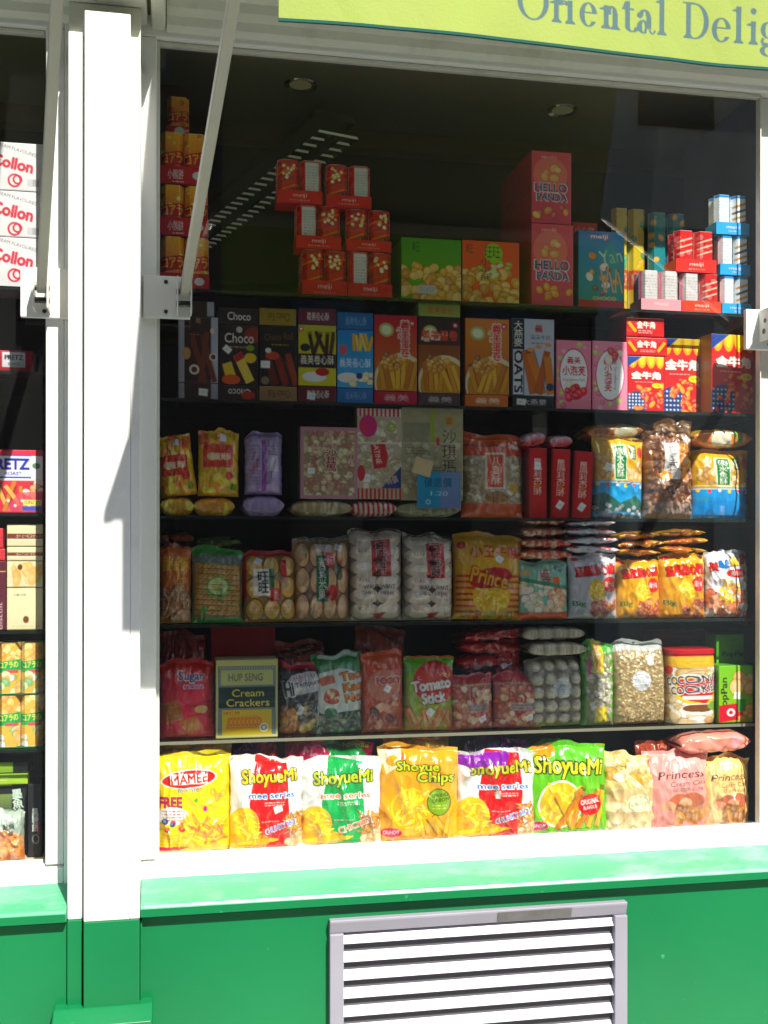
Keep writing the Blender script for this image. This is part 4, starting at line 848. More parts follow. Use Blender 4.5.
# ---------------------------------------------------------------- row 3
G3 = 'flat packs lying under the standing ones on the third shelf'
def lie3(x0, y0, x1, y1, bg, label, ops=None, name='cake_bag', **k):
    a = A(x0, y0, x1, y1, bg)
    if ops: ops(a)
    return lying(a, 3, name, label, 'bag', G3, **k)
yb = lambda a: a.food(a.r[0], a.r[1], a.r[2], a.r[3], 10, 6, 3, ['e8c430', 'e09024', 'f0dc60'], int(a.r[0]), .001, 'b06810').r_(a.r[0]+3, a.r[1]+2, a.r[0]+20, a.r[1]+6, 'c8482a')
u = lie3(160, 497, 194, 516, 'd09a18', 'yellow foil pack lying flat at the far left of the third shelf', yb)
u2 = lie3(194, 497, 235, 516, 'd8a01c', 'yellow foil pack with an orange corner lying flat, second from the left', yb)
def ycake(a, rot=0):
    x0, y0, x1, y1 = a.r; w = x1-x0; h = y1-y0
    a.g(x0, y0, x1, y1, 'd8b020', 'c8a018').food(x0+2, y0+4, x1-2, y0+h*.45, 12, 5, 4.4, ['e88a20', 'f0b43a', 'e8d04a', 'd8601c'], int(x0), 0, 'c87818').food(x0+2, y0+h*.7, x1-2, y1-4, 10, 5, 4.4, ['e88a20', 'f0b43a', 'e8d04a'], int(x0)+3, 0, 'c87818')
    a.r_(x0+w*.1, y0+h*.36 if rot else y0+h*.24, x1-w*.15, y0+h*.68 if rot else y0+h*.58, 'c84220'); yy = y0+h*(.52 if rot else .42)
    a.e(x0+w*.32, yy, 5, 4, 'e0c8a0').T('蛋黃酥', x0+w*.4, yy-4, x1-w*.2, yy+4, 'f4e2c0', .04).e(x1-w*.24, y0+h*.7, 4, 4, 'c8301c').e(x1-w*.15, y1-9, 3, 4, '5a8a2c').tag(x0+w*.6, y0+h*.14, 6, 8, 5)
    return a
bag(ycake(A(161, 432, 198, 496, 'd8b020'), 1), 3, 'cake_bag', 'yellow and orange foil pack leaning to the left, above the first flat pack', 'bag', 'yellow foil cake packs', d=.05, roll=-7, on=u, pin=.02)
bag(ycake(A(198, 428, 239, 496, 'd8b020')), 3, 'cake_bag', 'yellow and orange foil pack standing upright beside its leaning twin', 'bag', 'yellow foil cake packs', d=.05, on=u2, pin=.02)
u = lie3(243, 494, 284, 515, 'a890b8', 'lilac pack lying flat under the upright lilac pack', lambda a: a.tiny(250, 500, 276, 512, 5, '806a98', .4).r_(243, 494, 284, 497, '8a6aa8'), flat=2.6)
a = A(245, 431, 283, 495, 'a898b8', bg2='9c88b0'); a.r_(262, 440, 267, 492, '8a4a98').tiny(249, 445, 260, 487, 12, '6a5a80', .7).tiny(269, 445, 280, 480, 12, '5a4a70', .6).r_(268, 456, 279, 472, 'c0b4c8').T('芋頭酥', 249, 462, 261, 468, 'c02c50', .02, 90).r_(245, 431, 283, 436, '8a6aa0')
bag(a, 3, 'cake_bag', 'upright lilac foil pack covered in small print', 'bag', None, d=.055, on=u, pin=.03, wr=1.2)
def crumb(a, x0, y0, x1, y1, n=90, cols=('b8a078', 'd8c8a0', '8c7450', 'c8b488', '9a6a48'), r=2.6, h=.002, s=2): return a.food(x0, y0, x1, y1, n, r, r*.8, list(cols), s, h, '6a5030')
u = lie3(292, 500, 352, 517, 'a08a60', 'clear packs of brown rice cake lying flat under the pink framed box', lambda a: crumb(a, 292, 500, 352, 517, 40), mat_='clear', flat=3)
a = A(300, 427, 358, 499, '8c7a5c'); crumb(a, 303, 430, 355, 497, 140, r=3.4)
for (x, y, x2, y2) in ((300, 427, 358, 431), (300, 427, 304, 499), (354, 427, 358, 499), (300, 495, 358, 499)): a.r_(x, y, x2, y2, 'b07a88')
a.T('SATINE LOVE', 307, 432, 351, 438, 'b04868', .03).T('SOFT FLOUR CAKES', 309, 443, 352, 447.5, 'b04868', .03).T('沙\n其\n馬', 324, 449, 337, 472, '8a1830', .06, 0, 'd8ccb8').T('香濃美味', 340, 462, 362, 468, 'a03a58', .02, 90).T('營養', 305, 458, 323, 465, 'a03a58', .02, 100).tiny(308, 477, 351, 492, 6, 'b04868', .75).tag(311, 471, 7, 6, 0)
box(a, 3, 'rice_cake_box', 'pink framed clear pack of brown rice cakes with a large dark red title', 'box', None, d=.05, side='8c6a60', on=u, mat_='clear')
def stripes(a, c1='c02430', c2='d8c8b8', vert=True, n=14):
    x0, y0, x1, y1 = a.r; a.r_(x0, y0, x1, y1, c2)
    for i in range(n): xx = x0+(x1-x0)*(i+.25)/n; a.l(xx-1.4, y0, xx+1.4, y1, (x1-x0)/n*.5, c1)
u = lie3(352, 503, 397, 520, 'c02430', 'red and cream striped pack lying flat on the third shelf', lambda a: stripes(a, n=9), flat=2.6)
a = A(357, 412, 402, 503, 'b0a088'); crumb(a, 357, 425, 402, 490, 110, r=3.2, s=6, cols=('c8bca0', 'b0a080', '9c8a64', 'ddd2b8')); a.r_(357, 412, 402, 420, 'b82438')
for i in range(11): a.r_(357+i*4.2, 412, 359+i*4.2, 420, 'd8ccc0'); a.r_(357+i*4.2, 492, 359.2+i*4.2, 503, 'b02430')
a.e(368, 430, 9, 11, 'c02c68').T('福', 360, 424, 368, 434, 'd83040').e(391, 431, 5, 5, '8aa040', hole=.5).p([(370, 449), (384, 444), (388, 460), (386, 471), (374, 473)], 'b42430').T('SATINE', 366, 454, 388, 460, 'ecd8c8', .03, 80).r_(357, 446, 402, 447.5, 'd8d0c0').p([(381, 492), (401, 470), (401, 492)], '24306c').T('特價', 386, 480, 398, 488, 'e0c0a8', .02, -20).tag(367, 482, 6, 8, 5).e(361, 477, 4, 8, 'b02430')
b = box(a, 3, 'rice_cake_box', 'patchwork pack with red and cream stripes, a magenta disc and a navy corner', 'box', None, d=.05, side='8c6a50', on=u, mat_='clear')
u = lie3(398, 504, 461, 520, '9c9470', 'beige packs lying flat under the broad beige pack', lambda a: crumb(a, 398, 504, 461, 520, 30, cols=('a8a078', 'c0b890', '8c8460')), flat=3)
a = A(401, 409, 463, 503, '98906c'); a.mottle(.12, .18, 5); crumb(a, 402, 440, 462, 500, 70, r=4, cols=('a8a078', 'b4ac88', '8c8460', '9c9470'), s=9); a.g(403, 425, 430, 445, '6c6a54', '7c7860', .7)
a.r_(430, 412, 434, 446, '8a9a30').e(449, 423, 5, 5, 'b08020').T('金', 446, 420, 452, 426, '6c2010').T('沙\n琪\n瑪', 441, 431, 457, 477, '3c1c20', .02).tiny(405, 449, 426, 458, 3, '2c2c24', .6).r_(402, 445, 463, 446, 'b8b4a0', .7).r_(402, 471, 463, 472, 'b8b4a0', .7).r_(436, 440, 439, 448, 'b03020')
bb_ = box(a, 3, 'rice_cake_box', 'broad beige pack with dark brushed characters, behind the teal price card', 'box', None, d=.05, side='7c7454', on=u, mat_='clear')
# price card and torn tag on the glass in front of it
a = A(417, 472, 461, 508, '2c8aa8', bg2='3a7ca0', k=2)
a.g(440, 472, 461, 508, '8a7aa0', '7a6a98', .5).T('優惠價', 423, 477, 452, 488, '1c5a80', .04).T('1.20', 430, 491, 448, 496, 'a8c8d8', .02).e(428, 502, 2.4, 2.4, 'c8d8e0', hole=.7)
pc = box(a, (.050, P(439, 508, .05)[1]), 'price_card', 'teal rectangular price card propped in front of the broad beige pack', 'card', None, d=.0015, side='d8dce0')
a = A(411, 458, 430, 475, 'c8b088', k=2); tg = box(a, (.048, P(420, 475, .05)[1]), 'paper_tag', 'torn cream paper tag above the teal price card', 'tag', None, d=.001, side='c8b088', roll=16)
a = A(464, 431, 526, 518, '9c8a68'); crumb(a, 466, 452, 524, 505, 150, r=3.2, s=12, cols=('b8a684', 'cfc0a0', '8c7a58', '9c8c70')); a.r_(464, 431, 526, 456, 'c8501c').r_(464, 438, 526, 439.5, 'e88a50').r_(464, 444, 526, 446, '8c3010').r_(464, 504, 526, 518, 'd05a18').r_(485, 453, 506, 490, 'd8c8b8').r_(487, 455, 504, 488, 'c8501c').T('八\n寶\n酥', 491, 457, 501, 486, 'f0e0d0', .02).e(515, 488, 5, 5, 'b89030').e(497, 498, 12, 6, '8c5a20').tag(516, 446, 8, 4, 15)
bag(a, 3, 'crisp_bag', 'orange topped clear bag of grain crisps with an orange label, centre of the third shelf', 'bag', None, d=.06, mat_='clear', pin=.015, wr=1.1)
def pine(x0, x1, y0, lb, rl, tg_=True):
    a = A(x0, y0, x1, 516, 'b81424'); cx = (x0+x1)/2; a.r_(x0, y0, x0+2, 516, '7c0c18').r_(x1-1.5, y0, x1, 516, '7c0c18').T('鳳\n梨\n酥', cx-4.5, y0+10, cx+4.5, y0+48, 'e8c8b8', .02).e(cx, y0+38, 2.8, 2.8, 'c86828').tag(cx, y0+56 if tg_ else y0+18, 6, 8, 30 if tg_ else 0)
    return box(a, 3, 'pineapple_cake_box', lb, 'box', 'slim red boxes on the third shelf', d=.05, side='7c0c18', roll=rl)
p1_ = pine(528, 547, 446, 'slim red box, left one of the three slim red boxes', 0, False)
p2_ = pine(550, 569, 447, 'slim red box, middle one of the three slim red boxes', 1.5)
p3_ = pine(571, 591, 449, 'slim red box leaning a little, right one of the three slim red boxes', 3)
a = A(526, 430, 548, 446, 'c8a0a4'); a.r_(526, 438, 548, 446, 'b02434').tiny(529, 432, 545, 436, 2, '8c2030')
lying(a, 3, 'cake_bag', 'pale pink wrapped cake on top of the left slim red box', 'bag', 'pink wrapped cakes', d=.09, on=p1_, flat=2.8, roll=-14)
a = A(550, 433, 573, 447, 'c8a0a4'); a.r_(550, 440, 573, 447, 'b02434').tiny(553, 434, 569, 438, 2, '8c2030')
lying(a, 3, 'cake_bag', 'pale pink wrapped cake on top of the middle slim red box', 'bag', 'pink wrapped cakes', d=.09, on=p2_, flat=2.8, roll=-4)
def fishart(a, sky='3a8ac0', land='2c5a4c', top_='cc9a24'):
    x0, y0, x1, y1 = a.r; w = x1-x0; h = y1-y0
    a.r_(x0, y0, x1, y0+h*.55, top_); a.food(x0+4, y0+h*.28, x1-4, y0+h*.52, 30, 3.6, 2.4, ['d8b078', 'e8cfa0', 'b8804a', 'c89058'], int(x0), .001)
    a.p([(x0+w*.1, y0+h*.32), (x0+w*.02, y0+h*.5), (x0, y0+h*.25)], top_)
    a.r_(x0+w*.36, y0+h*.13, x0+w*.62, y0+h*.55, 'd8d8b8').r_(x0+w*.38, y0+h*.14, x0+w*.6, y0+h*.54, '1f6a34').T('淡\n水\n魚\n酥', x0+w*.41, y0+h*.16, x0+w*.57, y0+h*.52, 'f2f0dc', .02)
    a.r_(x0+w*.68, y0+h*.12, x0+w*.8, y0+h*.3, '1a4c28').T('老\n街', x0+w*.69, y0+h*.13, x0+w*.79, y0+h*.29, 'e8e4c8').e(x1-w*.1, y0+h*.2, 3.4, 6, 'b83c24')
    a.g(x0, y0+h*.56, x1, y1, sky, '4a9ad0')
    for i in range(6): a.e(x0+w*(.08+i*.17), y0+h*(.6+.015*(i % 2)), 1.6, 2, ['e8c83a', 'd84c2c', 'e8e8e8'][i % 3])
    a.l(x0, y0+h*.58, x1, y0+h*.58, .8, 'e8d8a0')
    a.p([(x0, y0+h*.74), (x0+w*.2, y0+h*.7), (x0+w*.5, y0+h*.82), (x0+w*.8, y0+h*.73), (x1, y0+h*.8), (x1, y0+h*.92), (x0, y0+h*.92)], land)
    return a
a = fishart(A(594, 436, 646, 521, 'cc9a24')); a.food(596, 508, 644, 519, 22, 2.4, 2.4, ['cfd4d8', '20303c', '9aa4a8'], 4, 0).tag(608, 470, 8, 7, 20).l(612, 489, 619, 484, 1, '203040').l(625, 488, 633, 484, 1, '203040')
fb = bag(a, 3, 'crisp_bag', 'yellow and blue pouch with a dark green label and a shaded mountain scene', 'bag', 'seaside crisp pouches', d=.06, pin=.015, wr=.8, roll=1.5)
a = A(588, 422, 644, 440, 'b8682c'); a.r_(588, 424, 644, 428, 'e0a850').T('老街魚酥', 594, 429, 614, 434, '38240c').e(626, 433, 12, 6, 'd8c8a8')
lying(a, 3, 'crisp_bag', 'orange pouch lying on top of the left seaside pouch', 'bag', 'seaside crisp pouches', d=.11, dy=.03, lift='px', roll=-3)
a = A(647, 418, 698, 517, '6a3c20'); crumb(a, 650, 424, 696, 505, 150, r=3.6, s=22, cols=('7a4424', '8c5430', '5c3018', 'a06a44', '6a3a1e'), h=.004); a.r_(664, 442, 680, 478, 'e4e0dc').r_(680, 442, 690, 478, 'd8822c').T('蜂\n蜜\n麻\n花', 668, 444, 676, 476, '1c1814', .03).T('花\n開', 682, 446, 688, 464, 'f2dcb8').e(666, 474, 6, 5, 'e0902c', h=0).tag(689, 438, 8, 7, 35).g(647, 500, 698, 517, '8c7468', 'b8a8a0', .6)
bag(a, 3, 'fried_twist_bag', 'clear crinkled bag of dark brown fried dough twists with a white and orange label', 'bag', None, d=.075, mat_='clear', pin=.03, wr=2.2)
a = fishart(A(696, 447, 753, 518, 'd8a428'), '3a8ad0', '4a8a9c'); a.r_(721, 505, 726, 514, 'e8e8e8').tiny(721, 506, 726, 513, 4, '333333').l(698, 485, 750, 485, 1, 'f0e0a0').g(697, 500, 752, 516, '2c88d8', '3c90e0', .8)
fb2 = bag(a, 3, 'crisp_bag', 'yellow and bright blue pouch in the sun at the right end of the third shelf', 'bag', 'seaside crisp pouches', d=.06, pin=.01, wr=.8)
a = A(695, 426, 753, 446, 'd87c20'); a.r_(695, 428, 753, 432, 'e8c048').e(722, 437, 10, 5, 'd8d0b8').food(732, 432, 746, 441, 5, 3, 2, ['3a8a40', 'e0c090'], 3, 0)
lying(a, 3, 'crisp_bag', 'orange pouch lying on top of the bright blue pouch at the right end', 'bag', 'seaside crisp pouches', d=.11, on=fb2, dy=.005)

# ---------------------------------------------------------------- row 4
G4 = 'bags on the fourth shelf'
a = A(159, 545, 192, 625, 'c86418', bg2='a8642c'); a.r_(159, 545, 192, 549, '8c3410').T('蛋卷酥', 162, 556, 190, 574, 'd8a838', .04).T('花\n生', 176, 560, 186, 592, 'd8b048', .02); a.food(160, 592, 191, 622, 16, 7, 6, ['c09068', 'b08058', 'a87850'], 5, .004)
for i in range(7): a.e(164+(i % 3)*10, 596+(i//3)*9, 4.5, 4, '7a5030', hole=.72); a.e(164+(i % 3)*10, 596+(i//3)*9, 2.2, 2, '7a5030', hole=.6)
bag(a, 4, 'biscuit_bag', 'orange topped bag of spiral biscuits at the left end of the fourth shelf', 'bag', G4, d=.06, mat_='clear', pin=.02)
a = A(159, 532, 194, 545, 'a84818'); lying(a, 4, 'biscuit_bag', 'rust orange bag lying behind the spiral biscuits', 'bag', G4, d=.12, dy=.1, lift='px')
a = A(192, 548, 244, 625, '6a6a48'); a.r_(192, 548, 244, 556, '1f7a2c').g(192, 556, 244, 568, '4a5a50', '5c6c60')
for i in range(10):
    y = 568+i*5.2
    a.l(195, y-1, 241, y+1, 4.4, 'b08040', 1, .004)
    for k in range(9): a.l(196+k*5, y+2, 199+k*5, y-2, 1.1, '7c5424', .8)
a.e(218, 589, 13, 11, '5c8c34', al=.9).e(218, 588, 10, 8, 'c8cc8c').e(218, 588, 6, 5, 'a8b060').T('麻\n花', 216, 588, 223, 605, '1f5a2c', .03).r_(192, 620, 244, 625, '2c7a34').e(204, 612, 4, 4, '4c8c3c')
bag(a, 4, 'biscuit_bag', 'green edged clear bag of thin twisted sticks with a round pale green label', 'bag', G4, d=.055, mat_='clear', pin=.03)
a = A(197, 536, 241, 550, '3a5a24'); a.l(197, 541, 241, 538, 1.5, '8c9a3c').l(197, 546, 241, 542, 1.2, 'a0aa50'); lying(a, 4, 'biscuit_bag', 'dark green bag lying behind the twisted sticks', 'bag', G4, d=.12, dy=.1, lift='px')
def crackers(a, nx, ny, c, h=.006, rx=None, pad=2):
    x0, y0, x1, y1 = a.r; w = (x1-x0-pad*2)/nx; hh = (y1-y0-8)/ny
    for j in range(ny):
        for i in range(nx):
            cx = x0+pad+w*(i+.5); cy = y0+6+hh*(j+.5); a.e(cx, cy, w*.5, hh*.52, '6a4420', al=.55); a.e(cx, cy, w*.46, hh*.47, c, h=h).e(cx-w*.1, cy-hh*.1, w*.26, hh*.25, 'f8ecd0', al=.2, h=h)
a = A(244, 550, 299, 624, '8a6a40'); crackers(a, 3, 3, 'cc9c50'); a.r_(244, 550, 299, 556, 'b82818').r_(244, 556, 247, 600, 'b02818').r_(253, 570, 271, 597, 'e8e4dc').T('旺\n旺', 257, 572, 269, 595, '101010', .04).r_(269, 570, 274, 592, '1f5a34').T('仙貝', 278, 567, 290, 574, 'c82820', .02, 90).r_(282, 561, 287, 578, 'b82820').e(285, 583, 4, 4, 'd8a8a0', hole=.6).r_(270, 590, 281, 603, 'c83020').T('米\n菓', 273, 591, 279, 602, 'f0e0d0').tiny(252, 608, 290, 618, 3, '5a4020', .5).tag(259, 562, 7, 7, 30)
bag(a, 4, 'rice_cracker_bag', 'red framed bag of golden crackers with a white square bearing two black characters', 'bag', G4, d=.07, mat_='clear', pin=.02, wr=1.4)
a = A(293, 537, 352, 624, '907058'); crackers(a, 4, 3, 'c89870', .007); a.r_(315, 557, 328, 604, '1c5a3c').T('賓\n賓\n米\n菓', 317, 559, 326, 602, 'e8e8dc', .03).r_(325, 554, 333, 570, 'b83044').T('美味', 326, 556, 332, 568, 'f0d8d8').e(332, 595, 6, 8, 'b82424').r_(339, 562, 342, 580, 'b83028').r_(337, 566, 341, 582, '2c5a3c').r_(298, 537, 352, 540, '1c4a34').r_(315, 545, 331, 553, 'd8ccc8').tag(339, 549, 8, 7, 20)
for (x, y) in ((305, 553), (307, 590), (312, 612)): a.T('米菓', x-3, y-8, x+2, y+8, '3a5040', .01, 12)
bag(a, 4, 'rice_cracker_bag', 'clear bag of pinkish oval rice crackers with an upright dark green label', 'bag', G4, d=.075, mat_='clear', pin=.02, wr=1.5)
def senbei(x0, y0, x1, y1, lb, sd, sh=0):
    a = A(x0, y0, x1, y1, '988c80'); w = x1-x0; h = y1-y0
    for j in range(6):
        for i in range(2):
            cx = x0+w*(.27+.46*i); cy = y0+h*(.12+.155*j); a.e(cx, cy, w*.27, h*.1, '6a6058', al=.6).e(cx, cy-1, w*.255, h*.092, 'c8b8a4', h=.009).e(cx, cy-2, w*.16, h*.04, 'ded2c2', h=.01)
            if (i+j) % 2: a.T('旺旺', cx-6, cy-5, cx+5, cy-1, 'a84040')
    a.r_(x0+w*.4, y0+h*.12, x0+w*.76, y0+h*.52, 'b01c20').T('旺\n旺\n雪\n餅', x0+w*.47, y0+h*.14, x0+w*.68, y0+h*.5, '201010', .04, 0, 'd89a90', .03)
    a.T('WANT-WANT', x0+w*.24, y0+h*.6, x0+w*.84, y0+h*.655, '1a1a2c', .04).T('SHELLY SENBEI', x0+w*.24, y0+h*.675, x0+w*.82, y0+h*.715, '1a1a2c', .03).p([(x0+w*.4, y0+h*.92), (x0+w*.66, y0+h*.9), (x0+w*.53, y0+h*.99)], 'a82020').r_(x0, y0, x1, y0+2.5, '3a1418')
    return bag(a, 4, 'rice_cracker_bag', lb, 'bag', G4, d=.08, mat_='clear', pin=.015, wr=1.5)
senbei(351, 530, 405, 623, 'tall clear bag of white rice crackers with a red label, left one of two', 1)
senbei(405, 533, 456, 621, 'clear bag of white rice crackers with a red label, beside the large yellow bag', 2)
a = A(456, 533, 525, 621, 'c89418', bg2='cc9a14'); a.T('小王子麵', 470, 545, 521, 560, 'b02818', .05)
for i in range(7): a.r_(458, 576+i*6, 476, 578.6+i*6, 'b83420'); a.r_(508, 576+i*6, 523, 578.6+i*6, 'b83420')
a.e(492, 597, 19, 17, 'e0ac28').food(478, 588, 506, 612, 50, 3.6, 1.2, ['f0cc50', 'd89828', 'f6dc70'], 8, 0).e(491, 579, 22, 10, 'a82420', -12).T('Prince', 470, 570, 510, 588, 'e89a28', .07, 12, '2c0c08').food(466, 614, 518, 620, 14, 3, 2, ['a83c14', 'd87828', '6c8a28'], 4, 0).e(463, 546, 4.4, 4, 'b02020').tag(500, 560, 7, 7, 35)
bag(a, 4, 'noodle_snack_bag', 'large deep yellow bag with red stripes down both sides', 'bag', G4, d=.08, pin=.02, wr=1.2, roll=1)
a = A(521, 562, 571, 621, '7ab098'); a.T('旺\n仔', 541, 571, 553, 590, 'c82c44', .06).r_(554, 579, 561, 598, 'e06820').food(523, 583, 549, 612, 34, 3.2, 3.2, ['e8dcc0', 'f2ead6', 'd0bc94'], 5, .001).food(549, 590, 569, 614, 24, 3.4, 3.4, ['e8b890', 'f0d8b8', 'dc9c70'], 6, .001).p([(521, 578), (540, 582), (571, 588), (571, 592), (540, 586), (521, 582)], '3c7c5c').r_(521, 614, 571, 621, 'd05820').e(528, 574, 5, 3, 'c8a878').e(560, 571, 5, 3, '2c5c48').tiny(541, 564, 562, 566, 1, '204838')
mb = bag(a, 4, 'snack_bag', 'mint green snack bag with an orange foot under a pile of flat packs', 'bag', G4, d=.05, pin=.02)
cols = [('c84818', 'orange'), ('b83c20', 'rust red'), ('9a5840', 'brown'), ('a8482c', 'brick red'), ('2858a0', 'blue')]
zz_ = 561; q = mb
for i, (c, nm) in enumerate(cols):
    a = A(521+i*1, zz_-11, 573-i*2, zz_, c); crumb(a, 523, zz_-8, 570, zz_, 26, r=2.2, cols=('c8a080', 'e0c0a0', 'a06040', c)); a.r_(521, zz_-11, 573, zz_-8.5, c)
    q = lying(a, 4, 'snack_bag', [nm+' edged clear pack, ' + w for w in ('lowest of the pile on the mint green bag', 'second in the pile on the mint green bag', 'middle of the pile on the mint green bag', 'fourth up the pile on the mint green bag', 'topmost of the pile on the mint green bag')][i], 'bag', 'pile of flat packs on the mint green bag', d=.13, on=q, dy=.01+.004*i, yaw=(-1)**i*3, mat_='clear', wr=2); zz_ -= 9
behind(mb, .075, 0, 'mint green snack bag just behind its twin under the pile')
def kid(a, bg, tcol='c02424', third=None):
    x0, y0, x1, y1 = a.r; w = x1-x0; h = y1-y0
    a.food(x0+w*.45, y1-h*.28, x1-2, y1-2, 30, 3, 2.4, ['a8482c', 'c86a3c', '8c3420', 'd89050'], int(x0), .001)
    a.T('童星點心麵', x0+w*.1, y0+h*.17, x1-w*.06, y0+h*.34, tcol, .11, -5, '5c0c10').e(x1-w*.19, y0+h*.47, w*.16, h*.12, 'd02c28').T('雞汁味', x1-w*.31, y0+h*.42, x1-w*.07, y0+h*.52, 'f6e0d8', .02).e(x0+w*.13, y0+h*.06, w*.09, 2.4, 'c83040').T('Big', x0+w*.05, y0+h*.72, x0+w*.32, y0+h*.83, '2c5c2c', .05)
    a.e(x0+w*.53, y0+h*.56, w*.16, h*.17, 'd8b020').food(x0+w*.4, y0+h*.45, x0+w*.66, y0+h*.68, 26, 3, 1, ['f0cc40', 'e0ac20', 'f6dc60'], 4, 0, '8c6410')
    return a
a = kid(A(571, 556, 620, 621, 'b4b2b6'), 0); k1 = bag(a, 4, 'noodle_snack_bag', 'silver white noodle snack bag under a pile of white packs', 'bag', 'noodle snack bags', d=.05, pin=.03, wr=1.3)
q = k1; z0_ = 555
for i in range(4):
    a = A(567+i*.5, z0_-8.5, 621-i*2, z0_, 'b8b8bc'); a.r_(596, z0_-7, 614, z0_-4.5, 'b03038').r_(570, z0_-7, 578, z0_-5, 'b84048').mottle(.15, .3, i)
    q = lying(a, 4, 'noodle_snack_bag', ['silver white pack lying lowest in the pile on the silver bag', 'silver white pack lying second in the pile on the silver bag', 'silver white pack lying third in the pile on the silver bag', 'silver white pack lying topmost in the pile on the silver bag'][i], 'bag', 'noodle snack bags', d=.13, on=q, dy=.01, yaw=(-1)**i*3, roll=(-1)**i*1.5, flat=1.6, wr=1.8); z0_ -= 8
behind(k1, .075, 0, 'silver white noodle snack bag behind its twin under the white pile')
ylab = ['yellow noodle snack bag, left one of two side by side', 'yellow noodle snack bag in the sun, right one of two side by side']
for i, (x0, x1, yt) in enumerate(((619, 664, 557), (662, 709, 555))):
    a = kid(A(x0, yt, x1, 619, 'd89c10', bg2='c88a14'), 0); k = bag(a, 4, 'noodle_snack_bag', ylab[i], 'bag', 'noodle snack bags', d=.05, pin=.03, wr=1.3)
    behind(k, .075, 0, 'yellow noodle snack bag behind the %s one of the front pair' % ('left', 'right')[i])
    q = k; z0_ = yt-1
    for j in range(3):
        a = A(x0+2-j, z0_-8, x1-1, z0_, 'c88c14'); a.r_(x0+6, z0_-6, x1-12, z0_-4, 'a85414').mottle(.25, .3, i+j)
        q = lying(a, 4, 'noodle_snack_bag', '%s yellow pack in the pile on the %s yellow bag' % (('lowest', 'middle', 'topmost')[j], ('left', 'right')[i]), 'bag', 'noodle snack bags', d=.13, on=q, dy=.01, yaw=(-1)**j*6, roll=(2, -3, -1.5)[j], flat=1.4, wr=2); z0_ -= 7.5
a = A(709, 549, 753, 617, 'd8d8dc'); a.food(709, 590, 753, 615, 34, 4.4, 2.6, ['d8784c', 'e89a6c', 'c05c38'], 5, .001)
for i, (ch, c) in enumerate((('美', 'c82c2c'), ('味', '2870c0'), ('煎', 'd8b81c'), ('餅', 'c82c2c'))): a.T(ch, 712+i*10, 561-i*2.4, 721+i*10, 571-i*2.4, c, .12, -6, '5a1010' if i != 1 else '10305a')
a.e(739, 573, 10, 4.4, 'd03038').T('蝦片', 733, 570.5, 745, 575.5, 'f8e4e0', .02).food(722, 580, 740, 602, 30, 3.4, 1, ['f0cc40', 'e0ac20'], 4, 0, '8c6410')
bag(a, 4, 'noodle_snack_bag', 'white crumpled bag with red, blue and yellow characters, right end of the fourth shelf', 'bag', 'noodle snack bags', d=.06, pin=.04, wr=2)
a = A(652, 524, 706, 534, 'b87c14'); lying(a.mottle(.3, .2, 2), 4, 'noodle_snack_bag', 'dull golden pack lying far back behind the yellow piles', 'bag', 'noodle snack bags', d=.1, dy=.16, lift='px', roll=-3)

# ---------------------------------------------------------------- row 5
G5 = 'packs on the lowest glass shelf'
a = A(160, 640, 206, 740, 'b01420'); a.tiny(166, 645, 200, 648, 1, 'd88080'); bag(a, 5, 'biscuit_bag', 'plain red bag standing behind the sugar cracker bag', 'bag', G5, d=.05, dy=.10, pin=.01)
a = A(211, 632, 275, 742, 'b81420'); a.tiny(240, 634.5, 262, 636.5, 1, 'd8a0a0'); box(a, 5, 'biscuit_carton', 'large plain red carton standing behind the cream cracker box', 'box', G5, d=.06, dy=.13, side='801018')
a = A(159, 663, 215, 741, 'b81424', bg2='d84858'); a.T('Sugar', 178, 674, 206, 686, '28305c', .05, 0, 'e8e0e8').T('crackers', 184, 686, 204, 691, '5c3c6c', .02, 0, 'd8b8c8').food(160, 704, 184, 730, 0, 5, 4, ['a86428'], 2).p([(161, 706), (177, 702), (184, 720), (166, 726)], 'a86428', h=.001).p([(178, 724), (196, 718), (205, 730), (186, 736)], 'b87038', h=.001)
for i in range(4):
    for j in range(4): a.e(165+i*4.2+j*1.2, 708+j*4.4-i*.6, .7, .7, '6c3a14')
a.p([(188, 706), (212, 703), (212, 722), (196, 716)], 'a81420').e(202, 712, 7, 4, 'd0a070').e(169, 676, 4, 4, 'd86878', hole=.5)
bag(a, 5, 'biscuit_bag', 'red bag of sugared square crackers at the left end of the lowest shelf', 'bag', G5, d=.07, pin=.02, wr=.8)
a = A(216, 662, 278, 740, 'b8b478'); a.r_(218, 668, 276, 737, '68726c').r_(221, 672, 273, 687, 'a8a86c').T('HUP SENG', 228, 675, 263, 684, '54584c', .05).r_(219, 689, 275, 710, '12261f').T('Cream\nCrackers', 226, 691, 270, 709, 'd8c868', .03).r_(222, 712, 272, 737, 'c8a818').p([(228, 719), (258, 718), (262, 730), (226, 731)], 'c87834')
for i in range(8): a.e(231+i*4, 724, 3.2, 5.4, 'd8924c').e(231+i*4, 724, 2.4, 4.4, 'b86c30', hole=.6)
a.T('蘇打餅', 223, 713, 240, 717, 'a82018').e(264, 730, 4.6, 4.6, 'd8d8c0').e(264, 730, 3, 3, '4c5c58', hole=.6); [a.r_(220+i*2.6, 669, 221.2+i*2.6, 671, '98a098') for i in range(21)]
cb = box(a, 5, 'biscuit_carton', 'grey green and cream cracker box with a dark band of yellow letters', 'box', G5, d=.09, side='8c8c60', topc='c0b890')
